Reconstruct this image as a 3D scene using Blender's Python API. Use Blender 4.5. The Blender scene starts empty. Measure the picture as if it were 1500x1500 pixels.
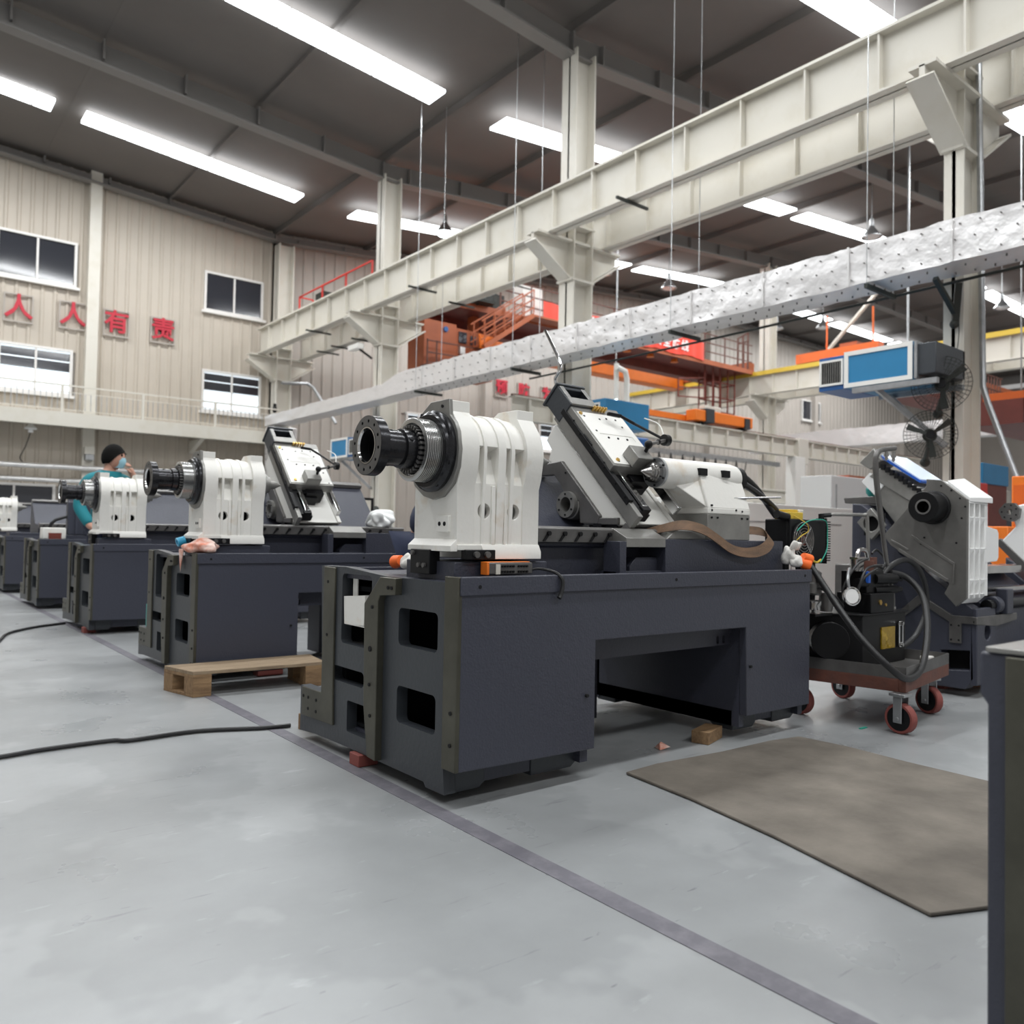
import bpy, bmesh, math, random
from mathutils import Vector, Matrix
from mathutils.geometry import tessellate_polygon
random.seed(7)
sc = bpy.context.scene
COL = sc.collection
pi = math.pi

# ---------------------------------------------------------------- camera
cam_data = bpy.data.cameras.new('camera')
cam_data.sensor_width = 36.0
cam_data.lens = 28.598
cam_data.clip_end = 200
cam = bpy.data.objects.new('camera', cam_data)
COL.objects.link(cam)
ROT = Matrix(((0.7785155, -0.0320875, -0.6268046), (-0.6273425, -0.0098022, -0.7786818), (0.0188418, 0.9994370, -0.0277610)))
cam.matrix_world = Matrix.Translation((0, 0, 0.95)) @ ROT.to_4x4()
cam_data.dof.use_dof = True
cam_data.dof.focus_distance = 3.0
cam_data.dof.aperture_fstop = 3.2
sc.camera = cam

# ---------------------------------------------------------------- world, exposure
w = bpy.data.worlds.new('world'); sc.world = w; w.use_nodes = True
w.node_tree.nodes['Background'].inputs[0].default_value = (1.0, 0.99, 0.97, 1)
w.node_tree.nodes['Background'].inputs[1].default_value = 0.36
sc.view_settings.view_transform = 'Standard'
sc.view_settings.look = 'None'
sc.view_settings.gamma = 1.0
sc.view_settings.use_curve_mapping = False
sc.view_settings.exposure = 0.0

def roof_z(x):
    if x < 9.9: return min(11.5, 10.1 + 0.083*(9.9-x))
    return 10.1 + 0.09*(x-9.9) if x < 27 else 11.64

def area(name, loc, sx, sy, power, rot=(0, 0, 0), color=(1, 1, 1)):
    l = bpy.data.lights.new(name, 'AREA'); l.shape = 'RECTANGLE'; l.size = sx; l.size_y = sy; l.energy = power; l.color = color
    o = bpy.data.objects.new(name, l); o.location = loc; o.rotation_euler = rot; COL.objects.link(o); return o
# daylight coming down from the roof light strips
for (y, x0, x1) in [(20.6, -7, 9), (20.6, 11, 26), (20.6, 30, 44), (13.9, -7, 9), (13.9, 11, 26), (13.9, 30, 44), (7.2, -7, 9), (7.2, 11, 26), (7.2, 30, 44), (0.5, -7, 9), (-6.2, -7, 9)]:
    xm = (x0+x1)/2
    sl = math.atan2(roof_z(x1-.5)-roof_z(x0+.5), (x1-x0-1))
    area('roof_light_daylight', (xm, y, roof_z(xm)-0.42), x1-x0, 0.55, 760, (0, -sl, 0), (0.97, 0.99, 1.0))

# ---------------------------------------------------------------- materials
MAT = {}
def mat(name, col, rough=0.5, metal=0.0, bump=0.0, bscale=30.0, var=0.0, vscale=3.0, col2=None, emit=0.0, spec=0.5, coat=0.0, stretch=None, vthr=None, btype='noise'):
    m = bpy.data.materials.new(name); m.use_nodes = True; nt = m.node_tree; b = nt.nodes['Principled BSDF']
    b.inputs['Base Color'].default_value = (*col, 1); b.inputs['Roughness'].default_value = rough; b.inputs['Metallic'].default_value = metal
    b.inputs['Specular IOR Level'].default_value = spec
    if coat: b.inputs['Coat Weight'].default_value = coat; b.inputs['Coat Roughness'].default_value = 0.2
    tc = nt.nodes.new('ShaderNodeTexCoord'); src = tc.outputs['Object']
    if stretch:
        mp = nt.nodes.new('ShaderNodeMapping'); mp.inputs['Scale'].default_value = stretch; nt.links.new(src, mp.inputs[0]); src = mp.outputs[0]
    if var or col2:
        n = nt.nodes.new('ShaderNodeTexNoise'); n.inputs['Scale'].default_value = vscale; n.inputs['Detail'].default_value = 6; n.inputs['Roughness'].default_value = 0.6
        nt.links.new(src, n.inputs['Vector'])
        r = nt.nodes.new('ShaderNodeValToRGB')
        lo, hi = vthr or (0.3, 0.7)
        r.color_ramp.elements[0].position = lo; r.color_ramp.elements[1].position = hi
        c2 = col2 or tuple(min(1, c*(1+var)) for c in col); c1 = col if col2 else tuple(c*(1-var) for c in col)
        r.color_ramp.elements[0].color = (*c1, 1); r.color_ramp.elements[1].color = (*c2, 1)
        nt.links.new(n.outputs['Fac'], r.inputs[0]); nt.links.new(r.outputs[0], b.inputs['Base Color'])
    if bump:
        if btype == 'noise':
            n2 = nt.nodes.new('ShaderNodeTexNoise'); n2.inputs['Scale'].default_value = bscale; n2.inputs['Detail'].default_value = 3; out = n2.outputs['Fac']
        else:
            n2 = nt.nodes.new('ShaderNodeTexVoronoi'); n2.inputs['Scale'].default_value = bscale; out = n2.outputs['Distance']
        nt.links.new(src, n2.inputs['Vector'])
        bp = nt.nodes.new('ShaderNodeBump'); bp.inputs['Strength'].default_value = bump; bp.inputs['Distance'].default_value = 0.01
        nt.links.new(out, bp.inputs['Height']); nt.links.new(bp.outputs[0], b.inputs['Normal'])
    if emit:
        b.inputs['Emission Color'].default_value = (*col, 1); b.inputs['Emission Strength'].default_value = emit
    MAT[name] = m; return m

mat('navy', (0.044, 0.047, 0.066), 0.42, bump=0.2, bscale=90, var=0.10, vscale=2)
mat('navy_end', (0.038, 0.043, 0.050), 0.40, bump=0.12, bscale=50, var=0.12, vscale=3)
mat('plate_grey', (0.19, 0.185, 0.175), 0.38, 0.5, bump=0.05, bscale=40, var=0.2, vscale=5)
mat('olive', (0.085, 0.082, 0.064), 0.42, 0.55, bump=0.05, bscale=60, var=0.25, vscale=5)
mat('machined', (0.27, 0.265, 0.25), 0.38, 0.55, bump=0.05, bscale=80, var=0.18, vscale=7)
mat('machined_dark', (0.145, 0.14, 0.135), 0.40, 0.5, bump=0.05, bscale=60, var=0.25, vscale=6)
mat('steel', (0.42, 0.41, 0.40), 0.22, 1.0, var=0.1, vscale=12)
mat('chrome', (0.72, 0.72, 0.72), 0.12, 1.0)
mat('black_steel', (0.030, 0.030, 0.033), 0.22, 0.6, var=0.3, vscale=20)
mat('black', (0.006, 0.006, 0.007), 0.42, spec=0.28, var=0.2)
mat('hole', (0.004, 0.004, 0.005), 0.9)  # near-black colour stands in for the shade inside holes and bores
mat('cavity_shade', (0.010, 0.011, 0.013), 0.9, spec=0.1)  # near-black so the bed openings look shaded inside
mat('white_paint', (0.80, 0.785, 0.74), 0.42, bump=0.12, bscale=35, col2=(0.62, 0.50, 0.36), vscale=6, vthr=(0.56, 0.80))
mat('white_clean', (0.82, 0.81, 0.77), 0.35, bump=0.03, bscale=30)
mat('cream_steel', (0.66, 0.63, 0.56), 0.45, col2=(0.60, 0.56, 0.47), vscale=2, vthr=(0.5, 0.8))
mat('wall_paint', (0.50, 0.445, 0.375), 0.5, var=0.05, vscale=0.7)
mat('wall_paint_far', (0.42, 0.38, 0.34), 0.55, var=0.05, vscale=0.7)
mat('roof', (0.14, 0.127, 0.118), 0.7, var=0.06, vscale=0.8)
mat('rafter', (0.22, 0.21, 0.20), 0.6)
mat('tape', (0.13, 0.125, 0.145), 0.5, col2=(0.24, 0.23, 0.25), vscale=14, vthr=(0.45, 0.9))
mat('pane_dark', (0.035, 0.037, 0.045), 0.08, spec=0.8)
mat('pane_lit', (0.80, 0.88, 0.95), 0.2, emit=0.75)
mat('frame_white', (0.75, 0.73, 0.70), 0.4)
mat('roof_light', (0.93, 0.97, 1.0), 0.5, emit=4.0)
mat('foil', (0.74, 0.73, 0.72), 0.33, 0.55, bump=0.9, bscale=7, var=0.10, vscale=4)
mat('foil_dull', (0.50, 0.47, 0.42), 0.5, 0.2, bump=0.6, bscale=9, var=0.15, vscale=4)
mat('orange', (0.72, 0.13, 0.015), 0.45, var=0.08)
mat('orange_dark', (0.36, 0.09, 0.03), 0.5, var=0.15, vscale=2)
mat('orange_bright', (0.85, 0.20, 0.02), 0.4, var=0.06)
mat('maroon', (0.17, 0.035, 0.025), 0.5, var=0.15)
mat('rust', (0.16, 0.055, 0.035), 0.6, bump=0.2, bscale=40, col2=(0.10, 0.045, 0.035), vscale=9)
mat('crimson', (0.50, 0.018, 0.04), 0.45)
mat('red', (0.60, 0.03, 0.02), 0.45)
mat('red_banner', (0.80, 0.06, 0.03), 0.5, var=0.06)
mat('white', (0.85, 0.85, 0.84), 0.4)
mat('blue', (0.025, 0.21, 0.42), 0.4, var=0.06)
mat('blue_dark', (0.02, 0.10, 0.30), 0.4, var=0.06)
mat('green_dark', (0.022, 0.026, 0.022), 0.6, bump=0.3, bscale=60)
mat('teal', (0.01, 0.27, 0.25), 0.35)
mat('yellow', (0.65, 0.45, 0.05), 0.5)
mat('wood', (0.32, 0.20, 0.10), 0.7, bump=0.3, bscale=18, col2=(0.17, 0.10, 0.05), vscale=6, stretch=(1, 12, 6))
mat('wood_top', (0.33, 0.25, 0.16), 0.75, bump=0.3, bscale=18, col2=(0.20, 0.14, 0.09), vscale=6, stretch=(1, 10, 6))
mat('rubber', (0.014, 0.014, 0.015), 0.45, var=0.2)
mat('rubber_mat', (0.110, 0.095, 0.078), 0.75, bump=0.3, bscale=30, col2=(0.20, 0.175, 0.145), vscale=4, vthr=(0.35, 0.75))
mat('brass', (0.65, 0.42, 0.12), 0.3, 0.9)
mat('brown_strap', (0.20, 0.115, 0.065), 0.7, bump=0.3, bscale=60, col2=(0.11, 0.07, 0.045), vscale=7, stretch=(1, 8, 8))
mat('glove_white', (0.72, 0.70, 0.66), 0.85, bump=0.4, bscale=60, col2=(0.45, 0.42, 0.38), vscale=14, vthr=(0.55, 0.8))
mat('glove_orange', (0.95, 0.16, 0.02), 0.6)
mat('rag', (0.70, 0.24, 0.15), 0.85, bump=0.6, bscale=30, col2=(0.82, 0.62, 0.55), vscale=14, vthr=(.4, .6))
mat('cloth_white', (0.78, 0.79, 0.78), 0.8, bump=0.3, bscale=20, col2=(0.42, 0.50, 0.50), vscale=10, vthr=(0.6, 0.75))
mat('skin', (0.52, 0.28, 0.20), 0.5)
mat('hair', (0.006, 0.0055, 0.005), 0.85, spec=0.15)
mat('jacket_teal', (0.01, 0.20, 0.24), 0.8)
mat('jacket_navy', (0.016, 0.022, 0.05), 0.85, bump=0.4, bscale=8)
mat('mask_blue', (0.35, 0.62, 0.72), 0.7)
mat('screen_blue', (0.70, 0.80, 0.92), 0.25)
mat('blue_edge', (0.02, 0.12, 0.55), 0.4)
mat('lamp_glass', (0.85, 1.0, 1.0), 0.3, emit=9.0)
mat('pin', (0.20, 0.19, 0.185), 0.6)
mat('galv', (0.42, 0.43, 0.44), 0.35, 0.8, var=0.15, vscale=8)
mat('amber', (0.35, 0.22, 0.01), 0.2, 0.3, bump=0.6, bscale=25, col2=(0.75, 0.50, 0.05), vscale=25, vthr=(0.55, 0.75))
mat('green_wire', (0.02, 0.35, 0.25), 0.4)
mat('cyan_plastic', (0.05, 0.40, 0.65), 0.3)
mat('brick_red', (0.23, 0.06, 0.05), 0.7)
mat('pulley', (0.50, 0.50, 0.49), 0.24, 0.9)

# pebbled cast paint with small bright specks on the long navy side
def pebble(name, col):
    m = mat(name, col, 0.40)
    nt = m.node_tree; b = nt.nodes['Principled BSDF']
    tc = nt.nodes.new('ShaderNodeTexCoord'); n = nt.nodes.new('ShaderNodeTexNoise'); n.inputs['Scale'].default_value = 110; n.inputs['Detail'].default_value = 2
    n3 = nt.nodes.new('ShaderNodeTexNoise'); n3.inputs['Scale'].default_value = 50
    ad = nt.nodes.new('ShaderNodeMath'); ad.operation = 'ADD'
    bp = nt.nodes.new('ShaderNodeBump'); bp.inputs['Strength'].default_value = 0.38; bp.inputs['Distance'].default_value = 0.004
    nt.links.new(tc.outputs['Object'], n.inputs['Vector']); nt.links.new(tc.outputs['Object'], n3.inputs['Vector'])
    nt.links.new(n.outputs['Fac'], ad.inputs[0]); nt.links.new(n3.outputs['Fac'], ad.inputs[1]); nt.links.new(ad.outputs[0], bp.inputs['Height']); nt.links.new(bp.outputs[0], b.inputs['Normal'])
pebble('navy_side', (0.048, 0.051, 0.070))

# painted concrete: worn patches with crisp edges, thin dark scuffs
def floor_mat():
    m = mat('floor', (0.30, 0.31, 0.315), 0.33); nt = m.node_tree; b = nt.nodes['Principled BSDF']; N = nt.nodes.new; Lk = nt.links.new
    tc = N('ShaderNodeTexCoord')
    def noise(scale, det, st=(1, 1, 1), rot=0):
        mp = N('ShaderNodeMapping'); mp.inputs['Scale'].default_value = st; mp.inputs['Rotation'].default_value = (0, 0, rot); Lk(tc.outputs['Object'], mp.inputs[0])
        n = N('ShaderNodeTexNoise'); n.inputs['Scale'].default_value = scale; n.inputs['Detail'].default_value = det; n.inputs['Roughness'].default_value = .6; Lk(mp.outputs[0], n.inputs['Vector']); return n.outputs['Fac']
    def ramp(f, a, b2, c1, c2):
        r = N('ShaderNodeValToRGB'); r.color_ramp.elements[0].position = a; r.color_ramp.elements[1].position = b2; r.color_ramp.elements[0].color = (*c1, 1); r.color_ramp.elements[1].color = (*c2, 1); Lk(f, r.inputs[0]); return r.outputs[0]
    def mul(a, b2):
        x = N('ShaderNodeMix'); x.data_type = 'RGBA'; x.blend_type = 'MULTIPLY'; x.inputs['Factor'].default_value = 1; Lk(a, x.inputs[6]); Lk(b2, x.inputs[7]); return x.outputs[2]
    base = ramp(noise(.8, 5), .49, .515, (.275, .285, .29), (.315, .325, .33))
    base = mul(base, ramp(noise(2.5, 8), .3, .7, (.88, .88, .88), (1.06, 1.06, 1.06)))
    base = mul(base, ramp(noise(7, 6, (.35, 3, 1), .5), .64, .70, (1, 1, 1), (.72, .72, .73)))
    base = mul(base, ramp(noise(16, 5, (.5, 2, 1), -.6), .68, .73, (1, 1, 1), (.6, .6, .62)))
    base = mul(base, ramp(noise(9, 6, (.6, 2, 1), .2), .30, .36, (1.22, 1.22, 1.22), (1, 1, 1)))
    Lk(base, b.inputs['Base Color'])
    rr = ramp(noise(1.5, 5), .3, .7, (.24, .24, .24), (.42, .42, .42)); Lk(rr, b.inputs['Roughness'])
floor_mat()

# quilted foil on the ducts: tufted pins in rows
def quilt(name, col):
    m = mat(name, col, 0.36, 0.45)
    nt = m.node_tree; b = nt.nodes['Principled BSDF']
    tc = nt.nodes.new('ShaderNodeTexCoord'); n = nt.nodes.new('ShaderNodeTexNoise'); n.inputs['Scale'].default_value = 5; n.inputs['Detail'].default_value = 3
    bp = nt.nodes.new('ShaderNodeBump'); bp.inputs['Strength'].default_value = 0.45; bp.inputs['Distance'].default_value = 0.04
    nt.links.new(tc.outputs['Object'], n.inputs['Vector']); nt.links.new(n.outputs['Fac'], bp.inputs['Height']); nt.links.new(bp.outputs[0], b.inputs['Normal'])
quilt('duct_foil', (0.78, 0.765, 0.76))

# ---------------------------------------------------------------- mesh builder
AX = {'X': 0, 'Y': 1, 'Z': 2}
class MB:
    def __init__(s): s.v = []; s.f = []; s.m = None
    def add(s, vs, fs):
        o = len(s.v)
        for p in vs:
            p = Vector(p)
            if s.m is not None: p = s.m @ p
            s.v.append(p)
        for f in fs: s.f.append(tuple(i+o for i in f))
        return s
    def box(s, x0, x1, y0, y1, z0, z1):
        return s.add([(x0, y0, z0), (x1, y0, z0), (x1, y1, z0), (x0, y1, z0), (x0, y0, z1), (x1, y0, z1), (x1, y1, z1), (x0, y1, z1)],
                     [(0, 3, 2, 1), (4, 5, 6, 7), (0, 1, 5, 4), (1, 2, 6, 5), (2, 3, 7, 6), (3, 0, 4, 7)])
    def prism(s, pts, ax, a, b, holes=()):
        i = AX[ax]; o = [j for j in range(3) if j != i]
        def P(q, t):
            r = [0, 0, 0]; r[o[0]] = q[0]; r[o[1]] = q[1]; r[i] = t; return r
        loops = [list(pts)] + [list(h) for h in holes]
        allp = [q for l in loops for q in l]; n = len(allp)
        vs = [P(q, a) for q in allp] + [P(q, b) for q in allp]
        fs = []
        if holes:
            for t in tessellate_polygon([[Vector((q[0], q[1], 0)) for q in l] for l in loops]):
                fs.append(tuple(t)); fs.append(tuple(k+n for k in reversed(t)))
        else:
            fs.append(tuple(range(n))); fs.append(tuple(range(2*n-1, n-1, -1)))
        k0 = 0
        for l in loops:
            L = len(l)
            for k in range(L):
                p, q = k0+k, k0+(k+1) % L
                fs.append((p, p+n, q+n, q))
            k0 += L
        return s.add(vs, fs)
    def rings(s, rings, closed=False, cap=True):
        n = len(rings[0]); vs = [p for r in rings for p in r]; fs = []
        R = len(rings)
        for a in range(R if closed else R-1):
            b = (a+1) % R
            for k in range(n):
                fs.append((a*n+k, a*n+(k+1) % n, b*n+(k+1) % n, b*n+k))
        if cap and not closed:
            fs.append(tuple(range(n-1, -1, -1))); fs.append(tuple(range((R-1)*n, R*n)))
        return s.add(vs, fs)
    def turn(s, prof, org, axis=(1, 0, 0), n=32, closed=False):
        prof = list(prof)
        if len(prof) > 3 and prof[0] == prof[-1]: prof = prof[:-1]; closed = True
        a = Vector(axis).normalized(); t = Vector((0, 0, 1)) if abs(a.z) < .9 else Vector((1, 0, 0))
        u = a.cross(t).normalized(); v = a.cross(u); org = Vector(org)
        return s.rings([[org + a*h + (u*math.cos(2*pi*k/n) + v*math.sin(2*pi*k/n))*max(r, 1e-4) for k in range(n)] for h, r in prof], closed=closed)
    def cyl(s, p0, p1, r, r1=None, n=20):
        p0 = Vector(p0); p1 = Vector(p1); d = p1-p0
        return s.turn([(0, r), (d.length, r if r1 is None else r1)], p0, d, n)
    def tube(s, pts, r, n=8, smooth=0, closed=False):
        pts = [Vector(p) for p in pts]
        if smooth:
            q = []
            for i in range(len(pts)-1):
                p0 = pts[max(i-1, 0)]; p1 = pts[i]; p2 = pts[i+1]; p3 = pts[min(i+2, len(pts)-1)]
                for k in range(smooth):
                    t = k/smooth
                    q.append(0.5*((2*p1)+(-p0+p2)*t+(2*p0-5*p1+4*p2-p3)*t*t+(-p0+3*p1-3*p2+p3)*t**3))
            q.append(pts[-1]); pts = q
        rs = r if isinstance(r, (list, tuple)) else [r]*len(pts)
        if len(rs) != len(pts): rs = [rs[min(int(i*len(rs)/len(pts)), len(rs)-1)] for i in range(len(pts))]
        rings = []; prev = None; N = len(pts)
        for i, p in enumerate(pts):
            d = (pts[(i+1) % N]-pts[i-1]) if closed else (pts[min(i+1, N-1)]-pts[max(i-1, 0)])
            d.normalize()
            if prev is None:
                t = Vector((0, 0, 1)) if abs(d.z) < .9 else Vector((1, 0, 0)); u = d.cross(t).normalized()
            else:
                u = (prev - d*prev.dot(d)).normalized()
            prev = u; v = d.cross(u)
            rings.append([p+(u*math.cos(2*pi*k/n)+v*math.sin(2*pi*k/n))*rs[i] for k in range(n)])
        return s.rings(rings, closed=closed)
    def bar(s, p0, p1, w, h, up=(0, 0, 1)):
        p0 = Vector(p0); p1 = Vector(p1); d = (p1-p0).normalized(); u = Vector(up)
        if abs(d.dot(u)) > .98: u = Vector((1, 0, 0))
        sx = d.cross(u).normalized()*w/2; sy = sx.cross(d).normalized()*h/2
        return s.rings([[p-sx-sy, p+sx-sy, p+sx+sy, p-sx+sy] for p in (p0, p1)])
    def ball(s, c, r, n=12, m=8, sc=(1, 1, 1)):
        c = Vector(c); rings = []
        for i in range(m+1):
            a = pi*i/m; rings.append([c+Vector((math.sin(a)*math.cos(2*pi*k/n)*r*sc[0]+(1e-5 if i in (0, m) else 0)*math.cos(2*pi*k/n), math.sin(a)*math.sin(2*pi*k/n)*r*sc[1]+(1e-5 if i in (0, m) else 0)*math.sin(2*pi*k/n), math.cos(a)*r*sc[2])) for k in range(n)])
        return s.rings(rings)
    def ribbon(s, pts, wvec, th=0.004):
        rings = []
        for i, p in enumerate(pts):
            p = Vector(p); d = (Vector(pts[min(i+1, len(pts)-1)])-Vector(pts[max(i-1, 0)])).normalized()
            wv = Vector(wvec[i] if isinstance(wvec, list) else wvec)/2; nn = d.cross(wv).normalized()*th/2
            rings.append([p-wv-nn, p+wv-nn, p+wv+nn, p-wv+nn])
        return s.rings(rings)
    def hull(s, pts):
        bm = bmesh.new()
        for p in pts: bm.verts.new(p)
        bmesh.ops.convex_hull(bm, input=list(bm.verts)); bm.verts.index_update()
        bm.verts.ensure_lookup_table()
        s.add([v.co.copy() for v in bm.verts], [tuple(v.index for v in f.verts) for f in bm.faces]); bm.free(); return s
    def build(s, name, m, parent=None, bevel=0.0, smooth=True, subsurf=0, ang=35, seg=2):
        me = bpy.data.meshes.new(name); off = Vector((0, 0, 0)); t = parent
        while t is not None:
            if not t.get('_loc'): off = off + t.location
            t = t.parent
        me.from_pydata([tuple(p-off) for p in s.v], [], s.f)
        bm = bmesh.new(); bm.from_mesh(me); bmesh.ops.recalc_face_normals(bm, faces=list(bm.faces)); bm.to_mesh(me); bm.free()
        for mm in (m if isinstance(m, list) else [m]): me.materials.append(MAT[mm] if isinstance(mm, str) else mm)
        if smooth:
            me.polygons.foreach_set('use_smooth', [True]*len(me.polygons)); me.set_sharp_from_angle(angle=math.radians(ang))
        o = bpy.data.objects.new(name, me); COL.objects.link(o)
        if parent is not None: o.parent = parent
        if bevel:
            b = o.modifiers.new('b', 'BEVEL'); b.width = bevel; b.segments = seg; b.limit_method = 'ANGLE'; b.angle_limit = math.radians(40); b.harden_normals = False
        if subsurf:
            b = o.modifiers.new('s', 'SUBSURF'); b.levels = subsurf; b.render_levels = subsurf
        return o

def each(b, name, m, parent, **k):
    """one object per connected piece"""
    n = len(b.v); par = list(range(n))
    def find(i):
        while par[i] != i: par[i] = par[par[i]]; i = par[i]
        return i
    for f in b.f:
        for q in f[1:]: par[find(q)] = find(f[0])
    groups = {}
    for f in b.f: groups.setdefault(find(f[0]), []).append(f)
    out = []
    for fs in groups.values():
        ids = sorted({i for f in fs for i in f}); mp = {i: j for j, i in enumerate(ids)}
        c = MB(); c.v = [b.v[i] for i in ids]; c.f = [tuple(mp[i] for i in f) for f in fs]
        out.append(c.build(name, m, parent, **k))
    return out

def thing(name, label, cat, loc=(0, 0, 0), group=None, local=False, rotz=0.0):
    """Empty at the thing's base; world=True builders subtract loc, local ones are modelled about their own origin"""
    o = bpy.data.objects.new(name, None); o.empty_display_size = 0.1; COL.objects.link(o)
    o.location = loc; o.rotation_euler = (0, 0, rotz); o['label'] = label; o['category'] = cat
    if group: o['group'] = group
    if local: o['_loc'] = 1
    return o
def tag(o, label, cat, group=None, kind=None):
    o['label'] = label; o['category'] = cat
    if group: o['group'] = group
    if kind: o['kind'] = kind
    return o
def struct(o): o['kind'] = 'structure'; return o
def copy_tree(o, parent=None, d=(0, 0, 0)):
    c = o.copy(); COL.objects.link(c)
    if parent is not None:
        c.parent = parent
    c.location = o.location + Vector(d)
    for ch in list(o.children): copy_tree(ch, c)
    return c
def place_copy(root, d, label, group=None, rotz=None):
    c = copy_tree(root, None, d); c['label'] = label
    if group: c['group'] = group
    if rotz is not None: c.rotation_euler.z = rotz
    return c
def circ(cx, cy, r, n=20, a0=0, a1=2*pi):
    full = abs(a1-a0) > 6.28
    return [(cx+r*math.cos(a0+(a1-a0)*k/(n if full else n-1)), cy+r*math.sin(a0+(a1-a0)*k/(n if full else n-1))) for k in range(n)]
def rrect(x0, x1, y0, y1, r, n=4):
    p = []
    for cx, cy, a in ((x1-r, y1-r, 0), (x0+r, y1-r, pi/2), (x0+r, y0+r, pi), (x1-r, y0+r, 1.5*pi)):
        p += [(cx+r*math.cos(a+pi/2*k/n), cy+r*math.sin(a+pi/2*k/n)) for k in range(n+1)]
    return p
def glyphs(text, size, m, name, parent, loc, rot, depth=0.01, spacing=1.0, align='CENTER', bold=0.0):
    cu = bpy.data.curves.new(name, 'FONT'); cu.body = text; cu.size = size; cu.extrude = depth; cu.align_x = align; cu.align_y = 'CENTER'; cu.space_character = spacing; cu.offset = bold; cu.resolution_u = 3
    t = bpy.data.objects.new(name, cu); COL.objects.link(t)
    dg = bpy.context.evaluated_depsgraph_get(); me = bpy.data.meshes.new_from_object(t.evaluated_get(dg)); bpy.data.objects.remove(t)
    me.materials.clear(); me.materials.append(MAT[m])
    off = Vector((0, 0, 0)); q = parent
    while q is not None:
        off = off + q.location; q = q.parent
    M = Matrix.Translation(Vector(loc)-off) @ rot.to_4x4()
    me.transform(M)
    o = bpy.data.objects.new(name, me); COL.objects.link(o); o.parent = parent
    return o
FACE_Y = Matrix(((1, 0, 0), (0, 0, -1), (0, 1, 0)))       # text readable from -Y, baseline along +X
FACE_X = Matrix(((0, 0, -1), (-1, 0, 0), (0, 1, 0)))      # text readable from -X, baseline along -Y
# ================================================================ the hall
b = MB().box(-14, 62, -10, 24.3, -0.12, 0); fl = struct(b.build('floor', 'floor', smooth=False))
b = MB().prism([(1.475, -6), (1.545, -6), (1.72, 17), (1.66, 17)], 'Z', 0.0005, 0.002); struct(b.build('trim_1', 'tape', smooth=False))

def rib_wall(x0, x1, yw, z0, z1, pitch, rw, dep, holes=()):
    """corrugated sheet facing -Y, leaving rectangular window openings (x0,x1,z0,z1)"""
    b = MB(); x = x0
    def strip(xa, xb, ya, yb):
        cuts = [(z0, z1)]
        for h in holes:
            if xb > h[0] and xa < h[1]:
                n = []
                for c in cuts:
                    if h[3] <= c[0] or h[2] >= c[1]: n.append(c)
                    else:
                        if h[2] > c[0]: n.append((c[0], h[2]))
                        if h[3] < c[1]: n.append((h[3], c[1]))
                cuts = n
        for c in cuts:
            b.add([(xa, ya, c[0]), (xb, yb, c[0]), (xb, yb, c[1]), (xa, ya, c[1])], [(0, 1, 2, 3)])
    while x < x1:
        strip(x, x+pitch-rw, yw, yw)
        strip(x+pitch-rw, x+pitch-rw*.7, yw, yw-dep)
        strip(x+pitch-rw*.7, x+pitch-rw*.3, yw-dep, yw-dep)
        strip(x+pitch-rw*.3, x+pitch, yw-dep, yw)
        x += pitch
    return b
WIN = [(2.55, 4.28, 7.30, 8.40, 'd'), (7.70, 9.36, 7.35, 8.42, 'd'), (2.66, 4.25, 4.42, 5.54, 'l'), (7.70, 9.36, 4.42, 5.54, 'l'), (2.2, 3.95, 1.42, 1.98, 'd'),
       (14.6, 15.5, 4.35, 5.05, 'l'), (20.6, 21.9, 4.3, 5.3, 'l'), (39.0, 40.7, 7.40, 8.40, 'd'), (-3.0, -1.3, 7.30, 8.40, 'd'), (-3.0, -1.3, 4.42, 5.54, 'l')]
hol = [(w[0], w[1], w[2], w[3]) for w in WIN]
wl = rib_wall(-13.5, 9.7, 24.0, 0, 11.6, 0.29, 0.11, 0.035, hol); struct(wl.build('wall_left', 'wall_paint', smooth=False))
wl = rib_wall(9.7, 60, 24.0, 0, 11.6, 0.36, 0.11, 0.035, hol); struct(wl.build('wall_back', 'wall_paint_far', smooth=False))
b = MB().box(-14, 62, 24.05, 24.3, 0, 12); struct(b.build('wall_rear', 'wall_paint_far', smooth=False))
for i, (x0, x1, z0, z1, k) in enumerate(WIN):
    r = struct(MB().prism([(x0-.05, z0-.05), (x1+.05, z0-.05), (x1+.05, z1+.05), (x0-.05, z1+.05)], 'Y', 23.93, 24.02, [[(x0+.015, z0+.015), (x1-.015, z0+.015), (x1-.015, z1-.015), (x0+.015, z1-.015)]]).build('window_%d' % (i+1), 'frame_white'))
    m = (x0+x1)/2
    struct(MB().box(m-.025, m+.025, 23.945, 24.0, z0, z1).box(x0-.12, x1+.12, 23.86, 23.96, z0-.12, z0-.05).build('window_frame', 'frame_white', r))
    if k == 'd':
        struct(MB().box(x0, x1, 23.985, 24.01, z0, z1).build('window_pane', 'pane_dark', r, smooth=False))
    else:
        zm = z0+(z1-z0)*.52
        struct(MB().box(x0, x1, 24.0, 24.02, z0, zm).build('window_glow_panel', 'pane_lit', r, smooth=False))  # added glow stands in for bright reflections and the lit room behind
        struct(MB().box(x0, x1, 23.985, 24.01, zm, z1).build('window_pane', 'pane_dark', r, smooth=False))
        struct(MB().box(x0, x1, 23.97, 23.99, zm+(z1-zm)*.45, zm+(z1-zm)*.5).box(x0, x1, 23.97, 23.99, z1-.06, z1-.02).build('window_bar', 'pane_lit', r, smooth=False))  # bars glow too, the light is put into their material

# far right wall
b = MB()
b.box(58, 58.3, -10, 24, 0, 11)
struct(b.build('wall_right', 'wall_paint_far', smooth=False))
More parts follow.
